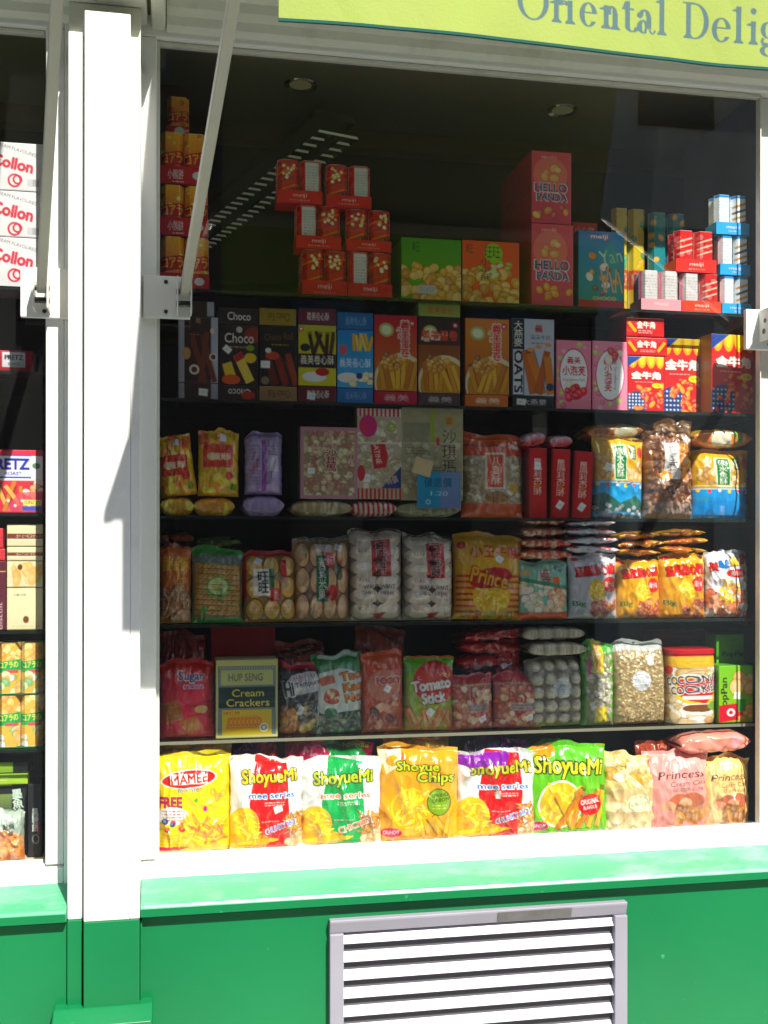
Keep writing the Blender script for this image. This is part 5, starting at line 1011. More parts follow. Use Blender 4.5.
a = A(276, 652, 326, 740, '8c1420'); a.r_(276, 652, 326, 672, 'b02430').tiny(284, 657, 316, 663, 2, 'e0c0b8').l(276, 664, 326, 654, 3, '1c1418').l(276, 670, 326, 660, 3, '281418'); bag(a, 5, 'seaweed_bag', 'red and black bag standing behind the black seaweed bag', 'bag', G5, d=.05, dy=.09, pin=.01)
a = A(279, 663, 324, 737, '1e1c1c'); a.r_(279, 663, 324, 670, 'a82838').p([(281, 692), (290, 676), (314, 672), (322, 684), (318, 692), (284, 700)], 'b8b4b0').T('Hi', 282, 682, 293, 700, '141414', .1, -12, 'd8d4d0').T('Tempura', 293, 681, 321, 690, '2c2424', .05, -14, 'e0dcd4').T('ไฮเทม', 290, 674, 314, 680, 'a83040', .03, -8).food(280, 712, 300, 734, 14, 5, 4, ['b8762c', 'd89a48', '8c541c'], 3, .002).food(298, 706, 322, 732, 18, 5, 4, ['2c3828', '44543c', 'b89848', '1c241c'], 7, .002).tag(300, 712, 5, 9, 25).r_(318, 690, 324, 737, '9c9c9c')
bag(a, 5, 'seaweed_bag', 'black seaweed snack bag with white brushed lettering, right of the cracker box', 'bag', G5, d=.07, pin=.04, wr=1.6, roll=2)
a = A(313, 655, 366, 736, '4a8050', bg2='38443c'); a.r_(313, 655, 366, 668, '2c7038').r_(320, 656, 360, 660, 'b8c8b8').p([(316, 676), (340, 670), (364, 676), (362, 712), (318, 716)], 'c8ccc0').p([(318, 680), (334, 676), (336, 684), (322, 688)], 'b85820').T('Tao\nKae\nNoi', 342, 673, 365, 704, 'c8782c', .1, -10, '241808').food(318, 716, 364, 734, 30, 5, 3, ['2c4434', '3c5c44', '5c7c5c', '1c2c20'], 3, .002).e(331, 714, 6, 5, '2c6448').e(332, 698, 8, 8, 'b0482c', al=.85).food(326, 693, 338, 704, 8, 3, 2, ['d8c890', 'b83828'], 3, 0)
bag(a, 5, 'seaweed_bag', 'green and white seaweed snack bag with orange lettering', 'bag', G5, d=.07, pin=.02, wr=1.3)
a = A(351, 630, 402, 730, 'a8401c'); a.p([(351, 654), (351, 630), (402, 650), (402, 656)], 'c8501c').l(372, 636, 402, 650, 2, '6c2414').mottle(.2, .15, 2); bag(a, 5, 'snack_bag', 'orange bag leaning to one side behind the orange stick bag', 'bag', G5, d=.05, dy=.12, roll=4, pin=.02)
a = A(363, 653, 406, 734, 'b84820', bg2='a8442c'); a.r_(363, 653, 406, 662, 'c85424').tiny(372, 663, 402, 669, 2, 'b0443c').e(385, 687, 17, 16, 'c89078', al=.5).T('POCKY', 376, 678, 404, 686, 'a82838', .1, 0, 'd8b8a8').T('סקר' if 0 else 'SNACK', 391, 696, 404, 702, 'd87868', .03).food(368, 700, 402, 726, 12, 6, 4, ['b86848', '48241c', 'c88060', 'd8a080'], 6, .001).tag(388, 690, 7, 7, 30).g(363, 714, 406, 734, '8c3c2c', '9c5c4c', .5)
bag(a, 5, 'snack_bag', 'orange snack bag with a pale panel and chocolate squares, left of the tomato stick bag', 'bag', G5, d=.06, pin=.02, wr=1)
a = A(406, 657, 456, 733, '4a9c28', bg2='a8a048'); a.e(436, 684, 22, 22, 'b83024').T('Calbee', 418, 677, 434, 681, 'e8dcd0', .03, -8).T('Tomato\nStick', 412, 680, 454, 706, 'dcd8d0', .1, -8, '6c1c18').sticks(408, 708, 454, 732, 9, 3, ['d88c5c', 'e0a070', 'c87048'], 4, .6, .001).T('トマト', 438, 674, 454, 679, 'e8c820', .04).tag(431, 714, 7, 7, 35).r_(406, 657, 456, 659, 'c85020').e(430, 677, 10, 7, 'c04838')
bag(a, 5, 'snack_bag', 'green snack bag with a big tomato and silver lettering', 'bag', G5, d=.06, pin=.03, wr=1)
def bits(x0, y0, x1, y1, lb, s, rl=0):
    a = A(x0, y0, x1, y1, 'a86050'); w = x1-x0; a.food(x0+2, y0+14, x1-2, y1-4, 60, 3.6, 2.8, ['a83428', 'c87850', 'd8a880', 'b85038', 'e0c0a0'], s, .004, '5a1c14').r_(x0, y0, x1, y0+10, 'a81c28').l(x0, y0+11, x1, y0+11, 1.2, 'b09050').r_(x0+w*.3, y0+30, x1-w*.14, y0+38, 'a89088').tiny(x0+w*.33, y0+31, x1-w*.16, y0+37, 2, '5c3838').tag(x1-w*.3, y1-11, 8, 6, -20)
    return bag(a, 5, 'nut_bag', lb, 'bag', G5, d=.055, mat_='clear', pin=.03, wr=1.6, roll=rl)
n1 = bits(454, 676, 496, 732, 'small clear bag of red coated nuts with a torn red top, left one of two', 3, -1)
n2 = bits(495, 673, 545, 729, 'small clear bag of red coated nuts with a wide red top, right one of two', 8, 2)
q = n1
for i, (x0, x1, y0, y1, rl) in enumerate(((458, 512, 660, 676, -3), (461, 521, 648, 661, 3), (466, 526, 636, 649, -6))):
    a = A(x0, y0, x1, y1, 'a81828'); a.food(x0+6, y0+6, x1-4, y1, 18, 3, 2, ['a83428', 'b84038', '8c1c1c'], i, .001).r_(x0+16, y0+8, x0+34, y0+11, 'a08880'); q = lying(a, 5, 'nut_bag', ('lowest', 'middle', 'topmost')[i]+' red pack in the leaning pile behind the small nut bags', 'bag', 'pile of red packs', d=.13, dy=.05, on=q, roll=rl, wr=2.2, flat=1.8)
a = A(500, 640, 528, 727, 'a01826'); a.tag(511, 665, 12, 5, -25); bag(a, 5, 'nut_bag', 'red bag leaning against the rice ball packs', 'bag', G5, d=.04, dy=.05, roll=-4)
def balls(a, r0=7.2):
    x0, y0, x1, y1 = a.r; nx = 4; ny = max(1, int(round((y1-y0)/(2*r0)))); w = (x1-x0-4)/nx; h = (y1-y0-3)/ny
    for j in range(ny):
        for i in range(nx):
            cx = x0+2+w*(i+.5); cy = y0+1.5+h*(j+.5); g = random.Random(i*7+j)
            for k in range(6): f = 1-k/6.5; a.e(cx, cy, w*.52*f, h*.52*f, ['8c8068', '98907a', 'a89f88', 'b0a890', 'b8b098', 'bcb49c'][k], h=.012*(1-f*f)**.5)
            for k in range(26): t = g.uniform(0, 6.28); q_ = g.uniform(0, .9); a.e(cx+w*.48*q_*math.cos(t), cy+h*.48*q_*math.sin(t), .7, .6, g.choice(['d8d2bc', '807258', 'c8c0a8']), al=.8, h=.0)if 0 else a.r_(cx+w*.48*q_*math.cos(t)-.5, cy+h*.48*q_*math.sin(t)-.5, cx+w*.48*q_*math.cos(t)+.5, cy+h*.48*q_*math.sin(t)+.5, g.choice(['dcd6c0', '807258', 'ccc4ac']), .7)
    return a
a = balls(A(529, 657, 586, 727, '6a6250')); a.e(563, 688, 9.5, 10.5, 'd0d0cc').tiny(556, 681, 570, 695, 6, '787870', .7).r_(529, 724, 586, 727, '8aa050')
rb = bag(a, 5, 'rice_ball_pack', 'clear upright pack of puffed rice balls with a round white label', 'bag', 'rice ball packs', d=.07, mat_='clear', pin=.01, wr=.7, sharp=8, seal=.03)
a = balls(A(529, 641, 588, 656, '6a6250')); q = lying(a, 5, 'rice_ball_pack', 'clear pack of puffed rice balls lying on top of the upright one', 'bag', 'rice ball packs', d=.12, on=rb, dy=.005, mat_='clear', flat=3, wr=.8)
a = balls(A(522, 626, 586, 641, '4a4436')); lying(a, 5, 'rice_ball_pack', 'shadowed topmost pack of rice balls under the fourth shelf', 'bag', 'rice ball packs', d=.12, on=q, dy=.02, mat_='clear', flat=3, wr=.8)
a = A(584, 640, 617, 725, '7c7c54'); crumb(a, 586, 668, 615, 712, 70, r=3, cols=('a8a090', 'c8c0b0', '8c8470'), s=4); a.r_(584, 640, 617, 652, '3c8c30').r_(584, 650, 588, 725, '58983c').r_(594, 640, 605, 672, 'c0a824').T('米\n香\n酥', 596, 642, 603, 670, 'a83c5c', .03).r_(589, 658, 592, 676, 'a84868').r_(596, 706, 608, 722, 'c8b020')
for i in range(7): a.e(614, 660+i*9, 3, 3, '58983c')
bag(a, 5, 'rice_crisp_bag', 'narrow green and yellow bag of puffed rice beside the rice ball packs', 'bag', G5, d=.05, mat_='clear', pin=.02, wr=1)
a = A(616, 640, 669, 724, '8c7854'); crumb(a, 619, 652, 667, 722, 520, r=1.25, cols=('a88c5c', '8c7044', 'c8b080', '70582c', 'b89c6c'), s=5, h=.002); a.r_(616, 640, 669, 650, 'a8a8a4').e(640, 643, 1.4, 1, '202020').e(642, 680, 9.5, 10, 'c8c8c8').tiny(635, 673, 649, 688, 6, '88888c', .7).tag(652, 660, 6, 8, 0)
bag(a, 5, 'sesame_block_bag', 'clear hanging bag with a tan sesame block and a round white label', 'bag', G5, d=.06, mat_='clear', pin=.0, wr=.8, sharp=9, seal=.05)
# jar of biscuits
def jar():
    r0, _, _ = P(671, 690, .07); r1, _, _ = P(720, 690, .07); W = r1-r0; t = P(696, 690, .07)[2]; zb = ROW[5][1]; H = 74*t; x = (r0+r1)/2
    r = empty('biscuit_jar', (x, .07+W*.4, zb)); tag(r, 'clear jar of coconut biscuits with a red lid and yellow band', 'jar', G5); r.rotation_euler[2] = 0
    a = A(671, 646, 720, 720, 'c0a888'); a.food(672, 660, 719, 719, 90, 5.4, 4.6, ['d8bc8c', 'c8a46c', 'e8d8b8', 'b88c54', 'efe8da'], 6, .0015); a.r_(671, 646, 720, 661, 'd8a41c').r_(671, 646, 720, 650, 'b81c24').e(678, 664, 4.5, 4.5, 'd83030').p([(682, 672), (712, 668), (716, 684), (700, 704), (686, 694)], 'd8b81c').p([(685, 674), (709, 671), (712, 684), (699, 700), (689, 692)], 'b82c2c').T('COCONUT\nCOOKIES', 676, 669, 713, 689, '18182c', .07, -8, 'f0e8e0').r_(690, 691, 706, 695, 'e8d8d0').e(698, 705, 9, 6, 'e8e2d8').e(698, 704, 8, 4, '6a3c1c').e(708, 702, 7, 5, '6c9440')
    nu, nv = a.nu, a.nv; U, V = np.meshgrid(np.linspace(-1, 1, nu), np.linspace(1, 0, nv)); e = 3.2
    th = (U)*math.pi/2
    X = np.sign(np.sin(th))*np.abs(np.sin(th))**(2/e)*W/2; Y = -np.abs(np.cos(th))**(2/e)*W*.4; k = 1-.06*np.clip((V-.86)/.14, 0, 1)**2-.03*np.clip((.06-V)/.06, 0, 1)
    Vs = np.stack([X*k, Y*k-a.h*.6, V*H*.955], -1).reshape(-1, 3); Vb = np.stack([X*k, -Y*k, V*H*.955], -1).reshape(-1, 3)
    me = setmesh('body', np.concatenate([Vs, Vb]), np.concatenate([gridfaces(nu, nv), gridfaces(nu, nv, nu*nv, True)]), np.tile(a.c.reshape(-1, 3), (2, 1)), [M['clear']])
    o = bpy.data.objects.new('body', me); C.objects.link(o); o.parent = r
    q = MB(); n = 40; ring = []
    for i in range(n): t_ = 2*math.pi*i/n; ring.append((math.copysign(abs(math.sin(t_))**(2/e), math.sin(t_))*W*.49, -math.copysign(abs(math.cos(t_))**(2/e), math.cos(t_))*W*.395))
    for z0, z1, k0, k1 in ((H*.935, H*.99, 1.02, 1.02), (H*.99, H*1.0, 1.02, .98)):
        b0 = len(q.v); q.v += [(x_*k0, y_*k0, z0) for x_, y_ in ring]+[(x_*k1, y_*k1, z1) for x_, y_ in ring]
        for i in range(n): q.f.append((b0+i, b0+(i+1) % n, b0+n+(i+1) % n, b0+n+i))
    q.f.append(tuple(range(b0+n, b0+2*n))); q.build('lid', M['plastic'], r); top[r] = zb+H
    return r
jr = jar()
def pop(a, big=True):
    x0, y0, x1, y1 = a.r
    if big: a.T('PopPan', x0-12, 685, x0+24, 694, '16280c', .07, -90).food(736, 672, 752, 684, 6, 7, 6, ['d8a060', 'e0b478'], 3, 0).p([(x0, y1-17), (743, y1-20), (743, y1-3), (x0, y1)], 'c0283c').e(731, y1-10, 4, 4, 'f0e0e0', hole=.5).r_(738, 694, 746, 706, '2c7c34').tag(737, 690, 6, 7, 5)
    else: a.T('PopPan', x0+6, y1-12, x1-1, y1-4, '16280c', .06).tiny(x0+10, y0+5, x1-8, y0+7, 1, '3c7024')
    return a
a = pop(A(719, 660, 753, 717, '6aac2c', bg2='86a830')); a.food(742, 700, 752, 715, 6, 4, 3, ['d89c4c'], 2, 0); box(a, 5, 'cracker_carton', 'light green carton of spring onion crackers at the right end of the lowest shelf', 'box', 'light green cracker cartons', d=.06, side='4c8c24')
a = pop(A(716, 633, 748, 717, '5aa42c'), False); a.T('PopPan', 722, 650, 746, 657, '16280c', .06); box(a, 5, 'cracker_carton', 'second light green carton showing above and behind the right end one', 'box', 'light green cracker cartons', d=.06, dy=.07, side='4c8c24')
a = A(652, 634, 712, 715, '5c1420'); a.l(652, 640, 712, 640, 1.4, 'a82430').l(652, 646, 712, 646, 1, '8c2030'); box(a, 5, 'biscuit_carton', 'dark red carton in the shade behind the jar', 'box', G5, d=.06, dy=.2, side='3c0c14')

# ---------------------------------------------------------------- row 6: on the deck, in the sun
VG = .95
G6 = 'big snack bags on the deck'
a = A(158, 743, 232, 850, 'd8b800'); a.mottle(.12, .1, 3).tiny(160, 748, 196, 751, 1, '8c7010').l(158, 754, 232, 758, 1.5, 'a88c00')
bag(a, 6, 'noodle_snack_bag', 'yellow bag standing behind the first bag on the deck', 'bag', G6, d=.04, dy=.066, wr=2)
a = A(157, 756, 233, 857, 'e8cc00', bg2='e8c400', k=1.9); a.food(160, 810, 190, 846, 20, 4, 1.2, ['e8a818', 'f2dc38'], 3, 0, 'e0b800', al=0) if 0 else 0
a.e(189, 782, 29, 9.5, 'f0e4d8', -3).e(189, 782, 27, 8.3, 'c82018', -3).r_(170, 777, 208, 787, 'f2e8e0').T('MAMEE', 170, 776.5, 208, 787, 'a81414', .06, -3).T('monster', 177, 790, 202, 795, '4858a8', .02).T('FREE', 157.5, 799, 181, 810, 'c02858', .06, 0, '3c2060').e(172, 818, 16, 9, 'ece8e0').tiny(161, 812, 184, 824, 4, 'a83858', .9).food(158, 823, 184, 832, 10, 3, 3, ['283c78', 'd83828', '583c28', 'c8a018'], 3, 0)
a.food(186, 822, 222, 844, 34, 7, 1.8, ['e09420', 'f0b030', 'd87c18', 'f4c850'], 3, .0015, 'a05c08').food(210, 796, 226, 806, 5, 4, 3, ['d8a018', 'e8b828'], 3, 0).p([(196, 800), (198, 803), (196, 806), (193, 803)], '5c9c1c').e(205, 812, 2, 3, 'd84890').tiny(160, 836, 180, 851, 5, 'c89800').p([(158, 853), (158, 849), (190, 850), (180, 853)], 'd83c60')
bag(a, 6, 'noodle_snack_bag', 'bright yellow noodle snack bag with a red oval sign, leftmost on the deck', 'bag', G6, d=.062, pin=.025, wr=1.2)
def shoyue(a, ct, cr, flav, kind=0, tcol=('e8c800', '141008')):
    """branded noodle bag: lettering, ribbon of colour, heap of noodles"""
    x0, y0, x1, y1 = a.r; w = x1-x0; h = y1-y0
    if kind == 0:
        a.r_(x0, y0, x1, y1, 'e4e2de').p([(x0+w*.34, y0+h*.0), (x0+w*.76, y0+h*.06), (x0+w*.8, y1), (x0+w*.3, y1), (x0+w*.24, y0+h*.5)], cr)
        a.food(x0+w*.74, y0+h*.62, x1-1, y1-h*.14, 60, 5, .9, ['b87830', 'd09848', '985c20', 'c88c40'], int(x0), .0015, '6c3c10').food(x0+w*.78, y1-h*.15, x1-2, y1-3, 8, 5, 4, ['e0c8a0', 'd0b080'], 2, .001)
        a.e(x0+w*.17, y0+h*.74, w*.2, h*.21, 'e8b800').e(x0+w*.22, y0+h*.9, w*.32, h*.09, 'd8a410').food(x0+w*.06, y0+h*.6, x0+w*.34, y0+h*.86, 30, 5, 1.1, ['f2cc28', 'e0a818', 'f8dc58'], 4, .001, 'b07c08')
        a.e(x0+w*.3, y0+h*.92, w*.34, h*.035, 'e8c400', -6)
        a.T('ShoyueMi', x0+w*.13, y0+h*.13, x1-w*.1, y0+h*.33, tcol[0], .06, -2, tcol[1], .1).T('mee series', x0+w*.22, y0+h*.38, x1-w*.13, y0+h*.45, ct, .07, 0, 'ffffff', .08).tiny(x0+w*.44, y0+h*.48, x0+w*.72, y0+h*.53, 2, 'e8d8d0').T(flav, x0+w*.45, y0+h*.72, x1-w*.12, y0+h*.79, ct, .06, -18, 'f0e8e4')
        a.tiny(x0+w*.4, y0+h*.68, x0+w*.64, y0+h*.7, 1, 'e8c0b8')
    return a
a = shoyue(A(230, 760, 305, 853, 'e4e2de', k=1.9), '3c68b0', 'd83028', 'CHUNKY BBQ'); a.p([(255, 764), (272, 764), (282, 772), (256, 776)], 'c82c20').p([(272, 810), (281, 808), (282, 814), (274, 817)], 'f0e8e4')
bag(a, 6, 'noodle_snack_bag', 'white bag with a red centre stripe, second from the left on the deck', 'bag', G6, d=.062, pin=.02, wr=1.5)
a = A(231, 748, 276, 848, '6c2c88'); a.r_(258, 748, 276, 848, 'b82028').T('SALT', 236, 752, 252, 758, 'd8a0c0', .03, -20).mottle(.15, .2, 3); bag(a, 6, 'noodle_snack_bag', 'purple and red bag showing behind the second bag on the deck', 'bag', G6, d=.04, dy=.066, wr=2.2, roll=2)
a = shoyue(A(303, 760, 383, 846, 'e4e2de', k=1.9), 'e08050', '18984c', 'CHICKEN', tcol=('b8c81c', '141008')); bag(a, 6, 'noodle_snack_bag', 'white bag with a green centre stripe, third on the deck', 'bag', G6, d=.062, pin=.02, wr=1.5)
a = A(283, 741, 370, 842, 'c02458'); a.p([(320, 741), (350, 741), (370, 760), (330, 762)], '1c9048').T('Mee', 300, 752, 322, 761, 'e8a8c0', .04, 10).T('Noodle', 340, 742, 366, 748, 'c8d81c', .05, 0, '141008').mottle(.12, .2, 6); bag(a, 6, 'noodle_snack_bag', 'crimson and green bag showing behind the third bag on the deck', 'bag', G6, d=.04, dy=.066, wr=2.5, roll=2)
a = A(380, 745, 461, 842, 'dc9800', bg2='e0a400', k=1.9); a.e(393, 757, 13, 8, 'd87028').p([(380, 748), (393, 752), (404, 748), (402, 760), (410, 766), (396, 768), (388, 774), (386, 764), (380, 762)], 'ece0b8').e(394, 761, 6, 5, 'd89838')
a.T('Shoyue', 397, 761, 441, 774, 'b8c010', .06, 0, '100c04', .1).T('Chips', 417, 771, 457, 786, 'c0cc10', .06, 0, '100c04', .1).e(412, 808, 20, 20, 'e8c020').e(412, 808, 18, 18, 'd8a010').food(398, 792, 426, 826, 36, 7, 1.6, ['f0c830', 'e0a818', 'f8dc58'], 3, .001, 'a86c04').e(440, 802, 12.5, 13.5, '243008').e(440, 802, 11.6, 12.6, '7c9c18').T('SPRING\nONION', 432, 793, 450, 802, '28380c', .04, -8).tiny(433, 804, 448, 810, 2, 'c8d878').sticks(424, 814, 452, 834, 4, 4.5, ['d8a828', 'e8c040'], 5, -.9, .001).e(393, 832, 10, 5, 'c82c58').T('CRUNCHY', 385, 829.5, 401, 834, 'f0d8e0', .04, -5)
bag(a, 6, 'noodle_snack_bag', 'golden yellow chips bag with a green round badge, fourth on the deck', 'bag', G6, d=.062, pin=.02, wr=1.4)
a = A(384, 737, 452, 840, 'd8a008'); a.mottle(.2, .15, 5).T('Shoyue', 408, 742, 436, 750, 'e8c828', .05, 8); bag(a, 6, 'noodle_snack_bag', 'golden bag behind the golden chips bag', 'bag', G6, d=.04, dy=.066, wr=2.5)
a = shoyue(A(458, 748, 540, 837, 'e4e2de', k=1.9), '3c68b0', 'd03830', 'CHUNKY BBQ', tcol=('b8b018', '141008')); a.p([(458, 752), (512, 752), (506, 764), (470, 766), (458, 762)], '7c3490').r_(495, 789, 499, 797, 'f4f0ec'); bag(a, 6, 'noodle_snack_bag', 'white and red bag with a purple top corner, fifth on the deck', 'bag', G6, d=.062, pin=.02, wr=1.8, roll=1)
a = A(466, 742, 534, 834, '4c2c58'); a.mottle(.2, .2, 2).p([(500, 742), (534, 742), (534, 760), (512, 756)], '8c3c98'); bag(a, 6, 'noodle_snack_bag', 'purple bag behind the white and red bag with the purple corner', 'bag', G6, d=.04, dy=.066, wr=2.2)
a = A(528, 743, 612, 832, '5cb010', bg2='6cac18', k=1.9); a.e(549, 748, 12, 7, 'd88c30', 10).T('ShoyueMi', 537, 754, 608, 778, 'd0cc18', .07, 5, '100c04', .1).e(562, 801, 22, 24, 'f0ecd8').e(562, 801, 20, 22, 'e0b820').food(544, 784, 580, 822, 40, 6, 1.5, ['f0cc38', 'e0a820', 'f8e068'], 3, .001, 'a86c08').sticks(562, 784, 606, 826, 7, 4.5, ['d88c28', 'e8a840', 'c87820'], 6, -.7, .001).e(592, 803, 12.5, 11, 'c82818').T('ORIGINAL', 582, 797, 603, 803, 'f6e0d8', .05, -5).T('FLAVOUR', 585, 804, 600, 808, 'f6e0d8', .04, -5).e(540, 822, 9, 5, 'c02c60').T('CRUNCHY', 533, 820, 547, 824, 'f0d8e0', .04)
bag(a, 6, 'noodle_snack_bag', 'lime green bag with a red heart shaped badge, sixth on the deck', 'bag', G6, d=.062, pin=.02, wr=1.4, roll=-1)
a = A(533, 742, 600, 828, '58a010'); a.mottle(.2, .2, 7); bag(a, 6, 'noodle_snack_bag', 'darker green bag behind the lime green bag', 'bag', G6, d=.04, dy=.066, wr=2.2)
a = A(607, 751, 659, 828, 'e8d4ac'); a.g(607, 751, 659, 785, 'f0d898', 'e8c888').food(610, 758, 656, 782, 26, 7, 4.5, ['e8c078', 'd8a050', 'f0dcb0'], 4, .002).p([(609, 788), (630, 783), (656, 779), (656, 798), (630, 800), (610, 798)], 'dcb888').e(638, 800, 13, 9, 'e8e0c0', -8).e(638, 800, 11.4, 7.4, 'b8b078', hole=.9, rot=-8).T('Cookies', 629, 797, 647, 803, '808848', .02).g(607, 808, 659, 826, 'b08c58', 'e0d8b0', .7)
bag(a, 6, 'cookie_bag', 'cream and tan cookie bag between the lime green bag and the pink one', 'bag', G6, d=.06, pin=.02, wr=1.6)
def princess(x0, y0, x1, y1, bg, bg2, lb, n, yaw=0, cols=('b86850', 'e0a080')):
    a = A(x0, y0-2, x1, y1+2, bg, bg2=bg2, k=1.9); w = x1-x0; h = y1-y0
    a.T('Princess', x0+w*.16, y0+h*.24, x1-w*.1, y0+h*.36, '4c1020', .01, -3, sh=.25).T('Cream Cake', x0+w*.34, y0+h*.38, x1-w*.06, y0+h*.45, '4c1020', .0, -3, sh=.25).T('公主夾心餅', x0+w*.36, y0+h*.47, x1-w*.12, y0+h*.53, '6c2838', .02)
    a.e(x0+w*.45, y0+h*.66, w*.17, h*.1, cols[0], -25, h=.001).e(x0+w*.72, y0+h*.64, w*.17, h*.1, cols[0], 15, h=.001).e(x0+w*.32, y0+h*.72, w*.13, h*.07, cols[1], 20).e(x0+w*.58, y0+h*.7, w*.11, h*.09, cols[1], -30).food(x0+w*.4, y0+h*.78, x1-w*.15, y0+h*.9, 9, 7, 5, ['a8703c', 'c08c50', '8c5428'], 3, .001).e(x0+w*.07, y0+h*.1, w*.06, 2.6, 'd05868')
    return bag(a, 6, 'cake_bag', lb, 'bag', G6, d=.06, pin=.015, wr=1.3, yaw=yaw)
princess(649, 748, 713, 823, 'eaa8a0', 'dc9088', 'pink bag of cream cakes, second from the right end of the deck', 1)
pr2 = princess(704, 750, 754, 818, 'f0cc84', 'e0b890', 'pale golden bag of cream cakes at the right end of the deck', 2)
a = A(683, 725, 752, 747, 'ee9484'); a.e(738, 735, 6, 4, 'e89898').mottle(.1, .2, 4); lying(a, 6, 'cake_bag', 'salmon pink bag lying across the tops of the two cream cake bags', 'bag', G6, d=.12, dy=.0, on=pr2, roll=-2, wr=1.6)
a = A(640, 738, 690, 822, 'c05848'); a.mottle(.15, .2, 4); bag(a, 6, 'cake_bag', 'dull red bag behind the pink cream cake bag', 'bag', G6, d=.04, dy=.066, wr=2)

# ---------------------------------------------------------------- the left window
SATU = 1.0; VG = .9
GL = 'goods in the left window'
def leftz(py): return P(20, py, .07)[1]
def lshelf(py, label):
    z = leftz(py); r = empty('glass_shelf', (0, .055, z)); tag(r, label, 'shelf', 'glass shelves in the left window')
    MB().box(LX+.06, XLR+.03, .0, .36, -.0085, -.0015).build('shelf_panel', M['shelfglass'], r); MB().box(LX+.06, XLR+.03, -.0015, -.0003, -.0088, -.0012).build('polished_edge', M['shelfedge'], r)
    return z
zA = lshelf(288, 'top glass shelf in the left window, carrying the white boxes'); zB = lshelf(372, 'second glass shelf in the left window, carrying the dim red box'); zC = lshelf(513, 'third glass shelf in the left window, under the red and white stick box')
zD = lshelf(630, 'fourth glass shelf in the left window, under the cream cartons'); zE = lshelf(748, 'fifth glass shelf in the left window, under the green tubes'); zF = .830
q = None
for i, (y0, y1) in enumerate(((235, 285), (187, 233), (136, 184))):
    a = A(-14, y0, 43, y1, 'dcd8d8'); a.T('CREAM FLAVOURED', -6, y0+5, 38, y0+9, '50505c', .02, 14).T('Collon', -10, y0+(13 if i < 2 else 14), 34, y0+28, 'c8283c', .09, 10).e(14, y0+38, 7, 7, 'c8283c', hole=.7).e(17, y0+37, 5, 5, 'c8283c', hole=.6)
    for k in range(9): a.r_(27+k*1.3, y0+36, 27.6+k*1.3, y0+43, '50505c')
    q = box(a, (.07, zA), 'biscuit_carton', ('lowest', 'middle', 'topmost')[i]+' of the stacked white boxes with red lettering in the left window', 'box', GL, d=.12, on=q, side='c8c4c4')
a = A(-20, 350, 33, 371, 'a01424'); a.r_(2, 352, 25, 367, 'c8c8cc').T('PRETZ', 4, 354, 23, 360, '101018', .08).T('ROAST', 8, 362, 20, 365.5, '303038', .03)
box(a, (.07, zB), 'stick_carton', 'dim red box with a small pale label in the shade of the left window', 'box', GL, d=.1)
a = A(-24, 449, 43, 512, 'd8283c'); a.r_(-24, 455, 43, 480, 'ece8e8').T('PRETZ', -13, 457, 30, 470, '2028a8', .1).T('ROAST', 4, 471, 22, 475, '2028a8', .05).r_(-24, 454, 31, 455.5, '2028a8').r_(-24, 476, 31, 477.5, '2028a8').sticks(-24, 480, 30, 511, 9, 4, ['e08c38', 'f0a850', 'd07828'], 3, .7, 0).food(26, 480, 42, 495, 7, 4, 3, ['f0d8c8', 'f0a868'], 2, 0).p([(4, 512), (18, 492), (43, 490), (43, 512)], 'd8405c', .8)
[a.e(8+i*7, 500+(i % 2)*5, 1.5, 1.5, 'f0e0e4') for i in range(4)]
a.r_(23, 499, 41, 505, 'ece06c').T('10 PACKS', 24, 500, 40, 504, '282014', .03).r_(22, 505.5, 43, 510, '3850b8').e(36, 465, 4, 3, '5c7c5c')
box(a, (.07, zC), 'stick_carton', 'red and white box of savoury sticks with big blue lettering in the left window', 'box', GL, d=.05)
def cream(y0, y1, lb, on=None, kind=0):
    a = A(7, y0, 43, y1, 'e0d4a4'); h = y1-y0
    if kind == 0: a.r_(7, y0+h*.42, 43, y0+h*.66, '7c3424').T('コーヒービスケット', 16, y0+h*.45, 41, y0+h*.62, 'e8d4b4', .03).r_(7, y0+h*.66, 43, y0+h*.7, 'f0e8d0')
    elif kind == 1: a.food(10, y0+4, 42, y1-6, 12, 6, 4, ['e0b058', 'd8a040', 'e8c880'], 3, 0, 'c89850').e(20, y0+6, 2.4, 3, '5c3018').r_(38, y0+3, 42, y0+8, 'd0a050')
    else: a.tiny(14, y0+5, 26, y0+10, 1, '7c7c6c').e(26, y1-10, 3, 3.6, '6c4020').r_(7, y0, 43, y0+1, 'b8a878').tiny(12, y1-4, 40, y1-2.5, 1, 'a89868')
    return box(a, (.07, zD), 'biscuit_carton', lb, 'box', GL, d=.12, on=on, side='b8a878')
q = cream(587, 629, 'large cream carton at the foot of the cream stack in the left window', None, 2); q = cream(560, 586, 'cream carton printed with golden biscuits in the middle of the cream stack', q, 1); q = cream(545, 559, 'cream carton with a brown stripe lying second from the top in the left window', q); cream(521, 543, 'cream carton with a brown stripe lying on top of the cream stack', q)
a = A(-20, 560, 6, 629, '54202c'); a.T('Biscuit', -14, 612, 14, 618, 'c8a0a0', .02, -90); a.r_(-20, 570, 6, 571, 'c8a040'); q = box(a, (.07, zD), 'biscuit_carton', 'plum coloured upright carton left of the cream stack', 'box', GL, d=.08)
a = A(-20, 547, 5, 559, 'c83038'); q = box(a, (.07, zD), 'biscuit_carton', 'lower red carton end on the plum coloured carton', 'box', GL, d=.1, on=q)
a = A(-20, 526, 3, 546, 'c83038'); a.r_(-20, 535, 3, 536, '8c1c24'); box(a, (.07, zD), 'biscuit_carton', 'upper red carton end on the plum coloured carton', 'box', GL, d=.1, on=q)
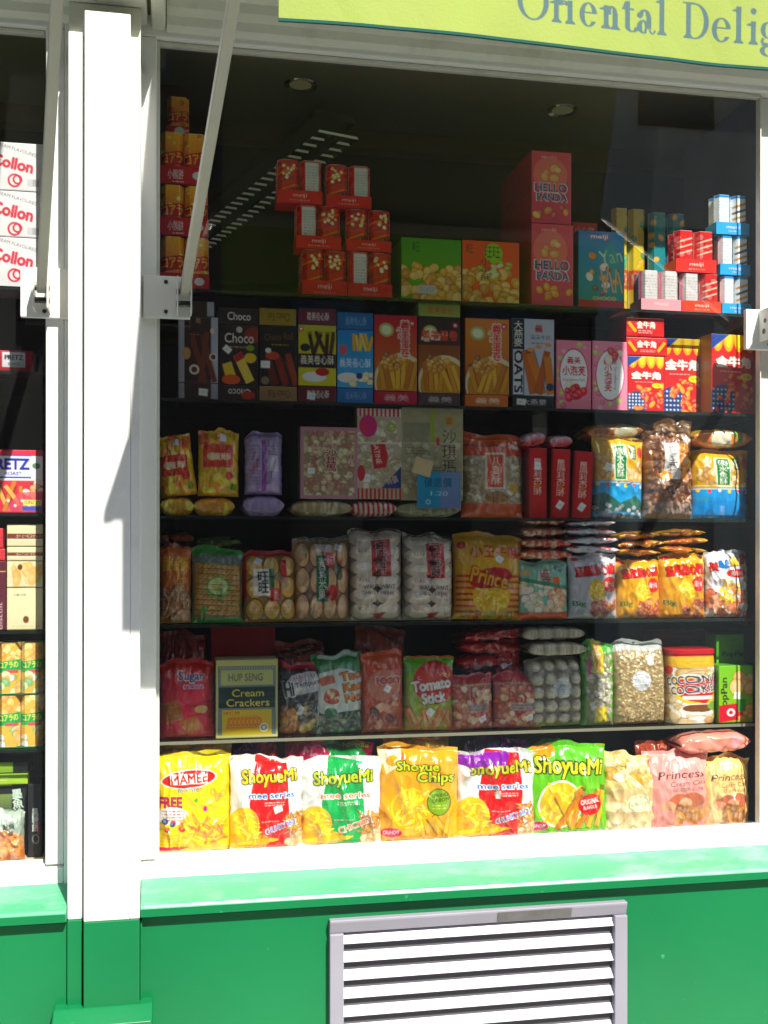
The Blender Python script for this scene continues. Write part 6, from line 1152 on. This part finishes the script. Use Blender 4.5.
def kg(a):
    x0, y0, x1, y1 = a.r; h = y1-y0; a.r_(x0, y0, x1, y1, 'e8b040').food(x0, y0, x1, y0+h*.4, 12, 4, 3.4, ['f0c058', 'e09830', 'f4dc80'], int(y0+x0), 0, 'b07018').p([(x0, y0+h*.38), (x1, y0+h*.33), (x1, y0+h*.55), (x0, y0+h*.6)], '18a048').T('コアラの', x0+2, y0+h*.37, x1-2, y0+h*.51, 'f0e858', .04, -3).r_(x0+8, y0+h*.54, x1-2, y0+h*.6, 'd84858').food(x0, y0+h*.63, x1, y1, 12, 4.4, 3.2, ['e8b058', 'f0ece0', 'd8e0a0', '78b060'], int(y0), 0, '8c6420')
q = multi((-3, 694, 43, 747), 746, (.07, zE), lambda a: 0, [kg, kg], 'lower pair of green and yellow tubes in the left window', GL, '187838', deep=2)
multi((-3, 641, 43, 693), 692, (.07, zE), lambda a: 0, [kg, kg], 'upper pair of green and yellow tubes in the left window', GL, '187838', on=q, deep=2)
a = A(28, 788, 42, 861, '18181a'); a.T('黑\n糖\n餅', 32, 812, 39, 836, 'd8dcd8', .05).e(36, 843, 3.6, 5, '787870', hole=.7).r_(38, 826, 39.5, 838, 'a82830'); box(a, (.07, zF), 'biscuit_carton', 'slim black carton at the right foot of the left window', 'box', GL, d=.06, dy=.02)
a = A(-20, 790, 27, 861, '1c1e1c'); a.r_(-20, 790, 12, 792, '88b020').T('墨\n魚\n片', 12, 795, 24, 825, 'c8dcc8', .04, -6).g(-20, 800, 12, 820, '8ca848', '485848', .6); q = box(a, (.07, zF), 'snack_carton', 'black carton with pale brushed characters in the left window', 'box', GL, d=.07, dy=.05)
a = A(-20, 778, 28, 789, '9cc428'); a.tiny(-18, 781, 8, 786, 2, 'd8e8a0'); q = box(a, (.07, zF), 'snack_carton', 'lime green carton end lying on the black carton', 'box', GL, d=.1, on=q, dy=.04)
a = A(-20, 766, 28, 777, '181a18'); a.r_(-20, 766, 13, 777, '9cc428'); box(a, (.07, zF), 'snack_carton', 'half lime, half black carton end on top of the lime one', 'box', GL, d=.1, on=q, dy=.04)
a = A(-14, 808, 24, 861, '9cac98'); a.food(-2, 836, 22, 858, 10, 8, 8, ['e88838', 'f0a050', 'd87428'], 3, .004, 'b05010').T('魷魚', 2, 822, 15, 829, '181818', .06).T('絲', 8, 829, 14, 835, '181818', .06).e(-2, 817, 12, 6, 'b8c8b8'); bag(a, (.05, zF), 'snack_bag', 'clear bag with orange pieces in front of the black carton in the left window', 'bag', GL, d=.05, mat_='clear', wr=1.5)
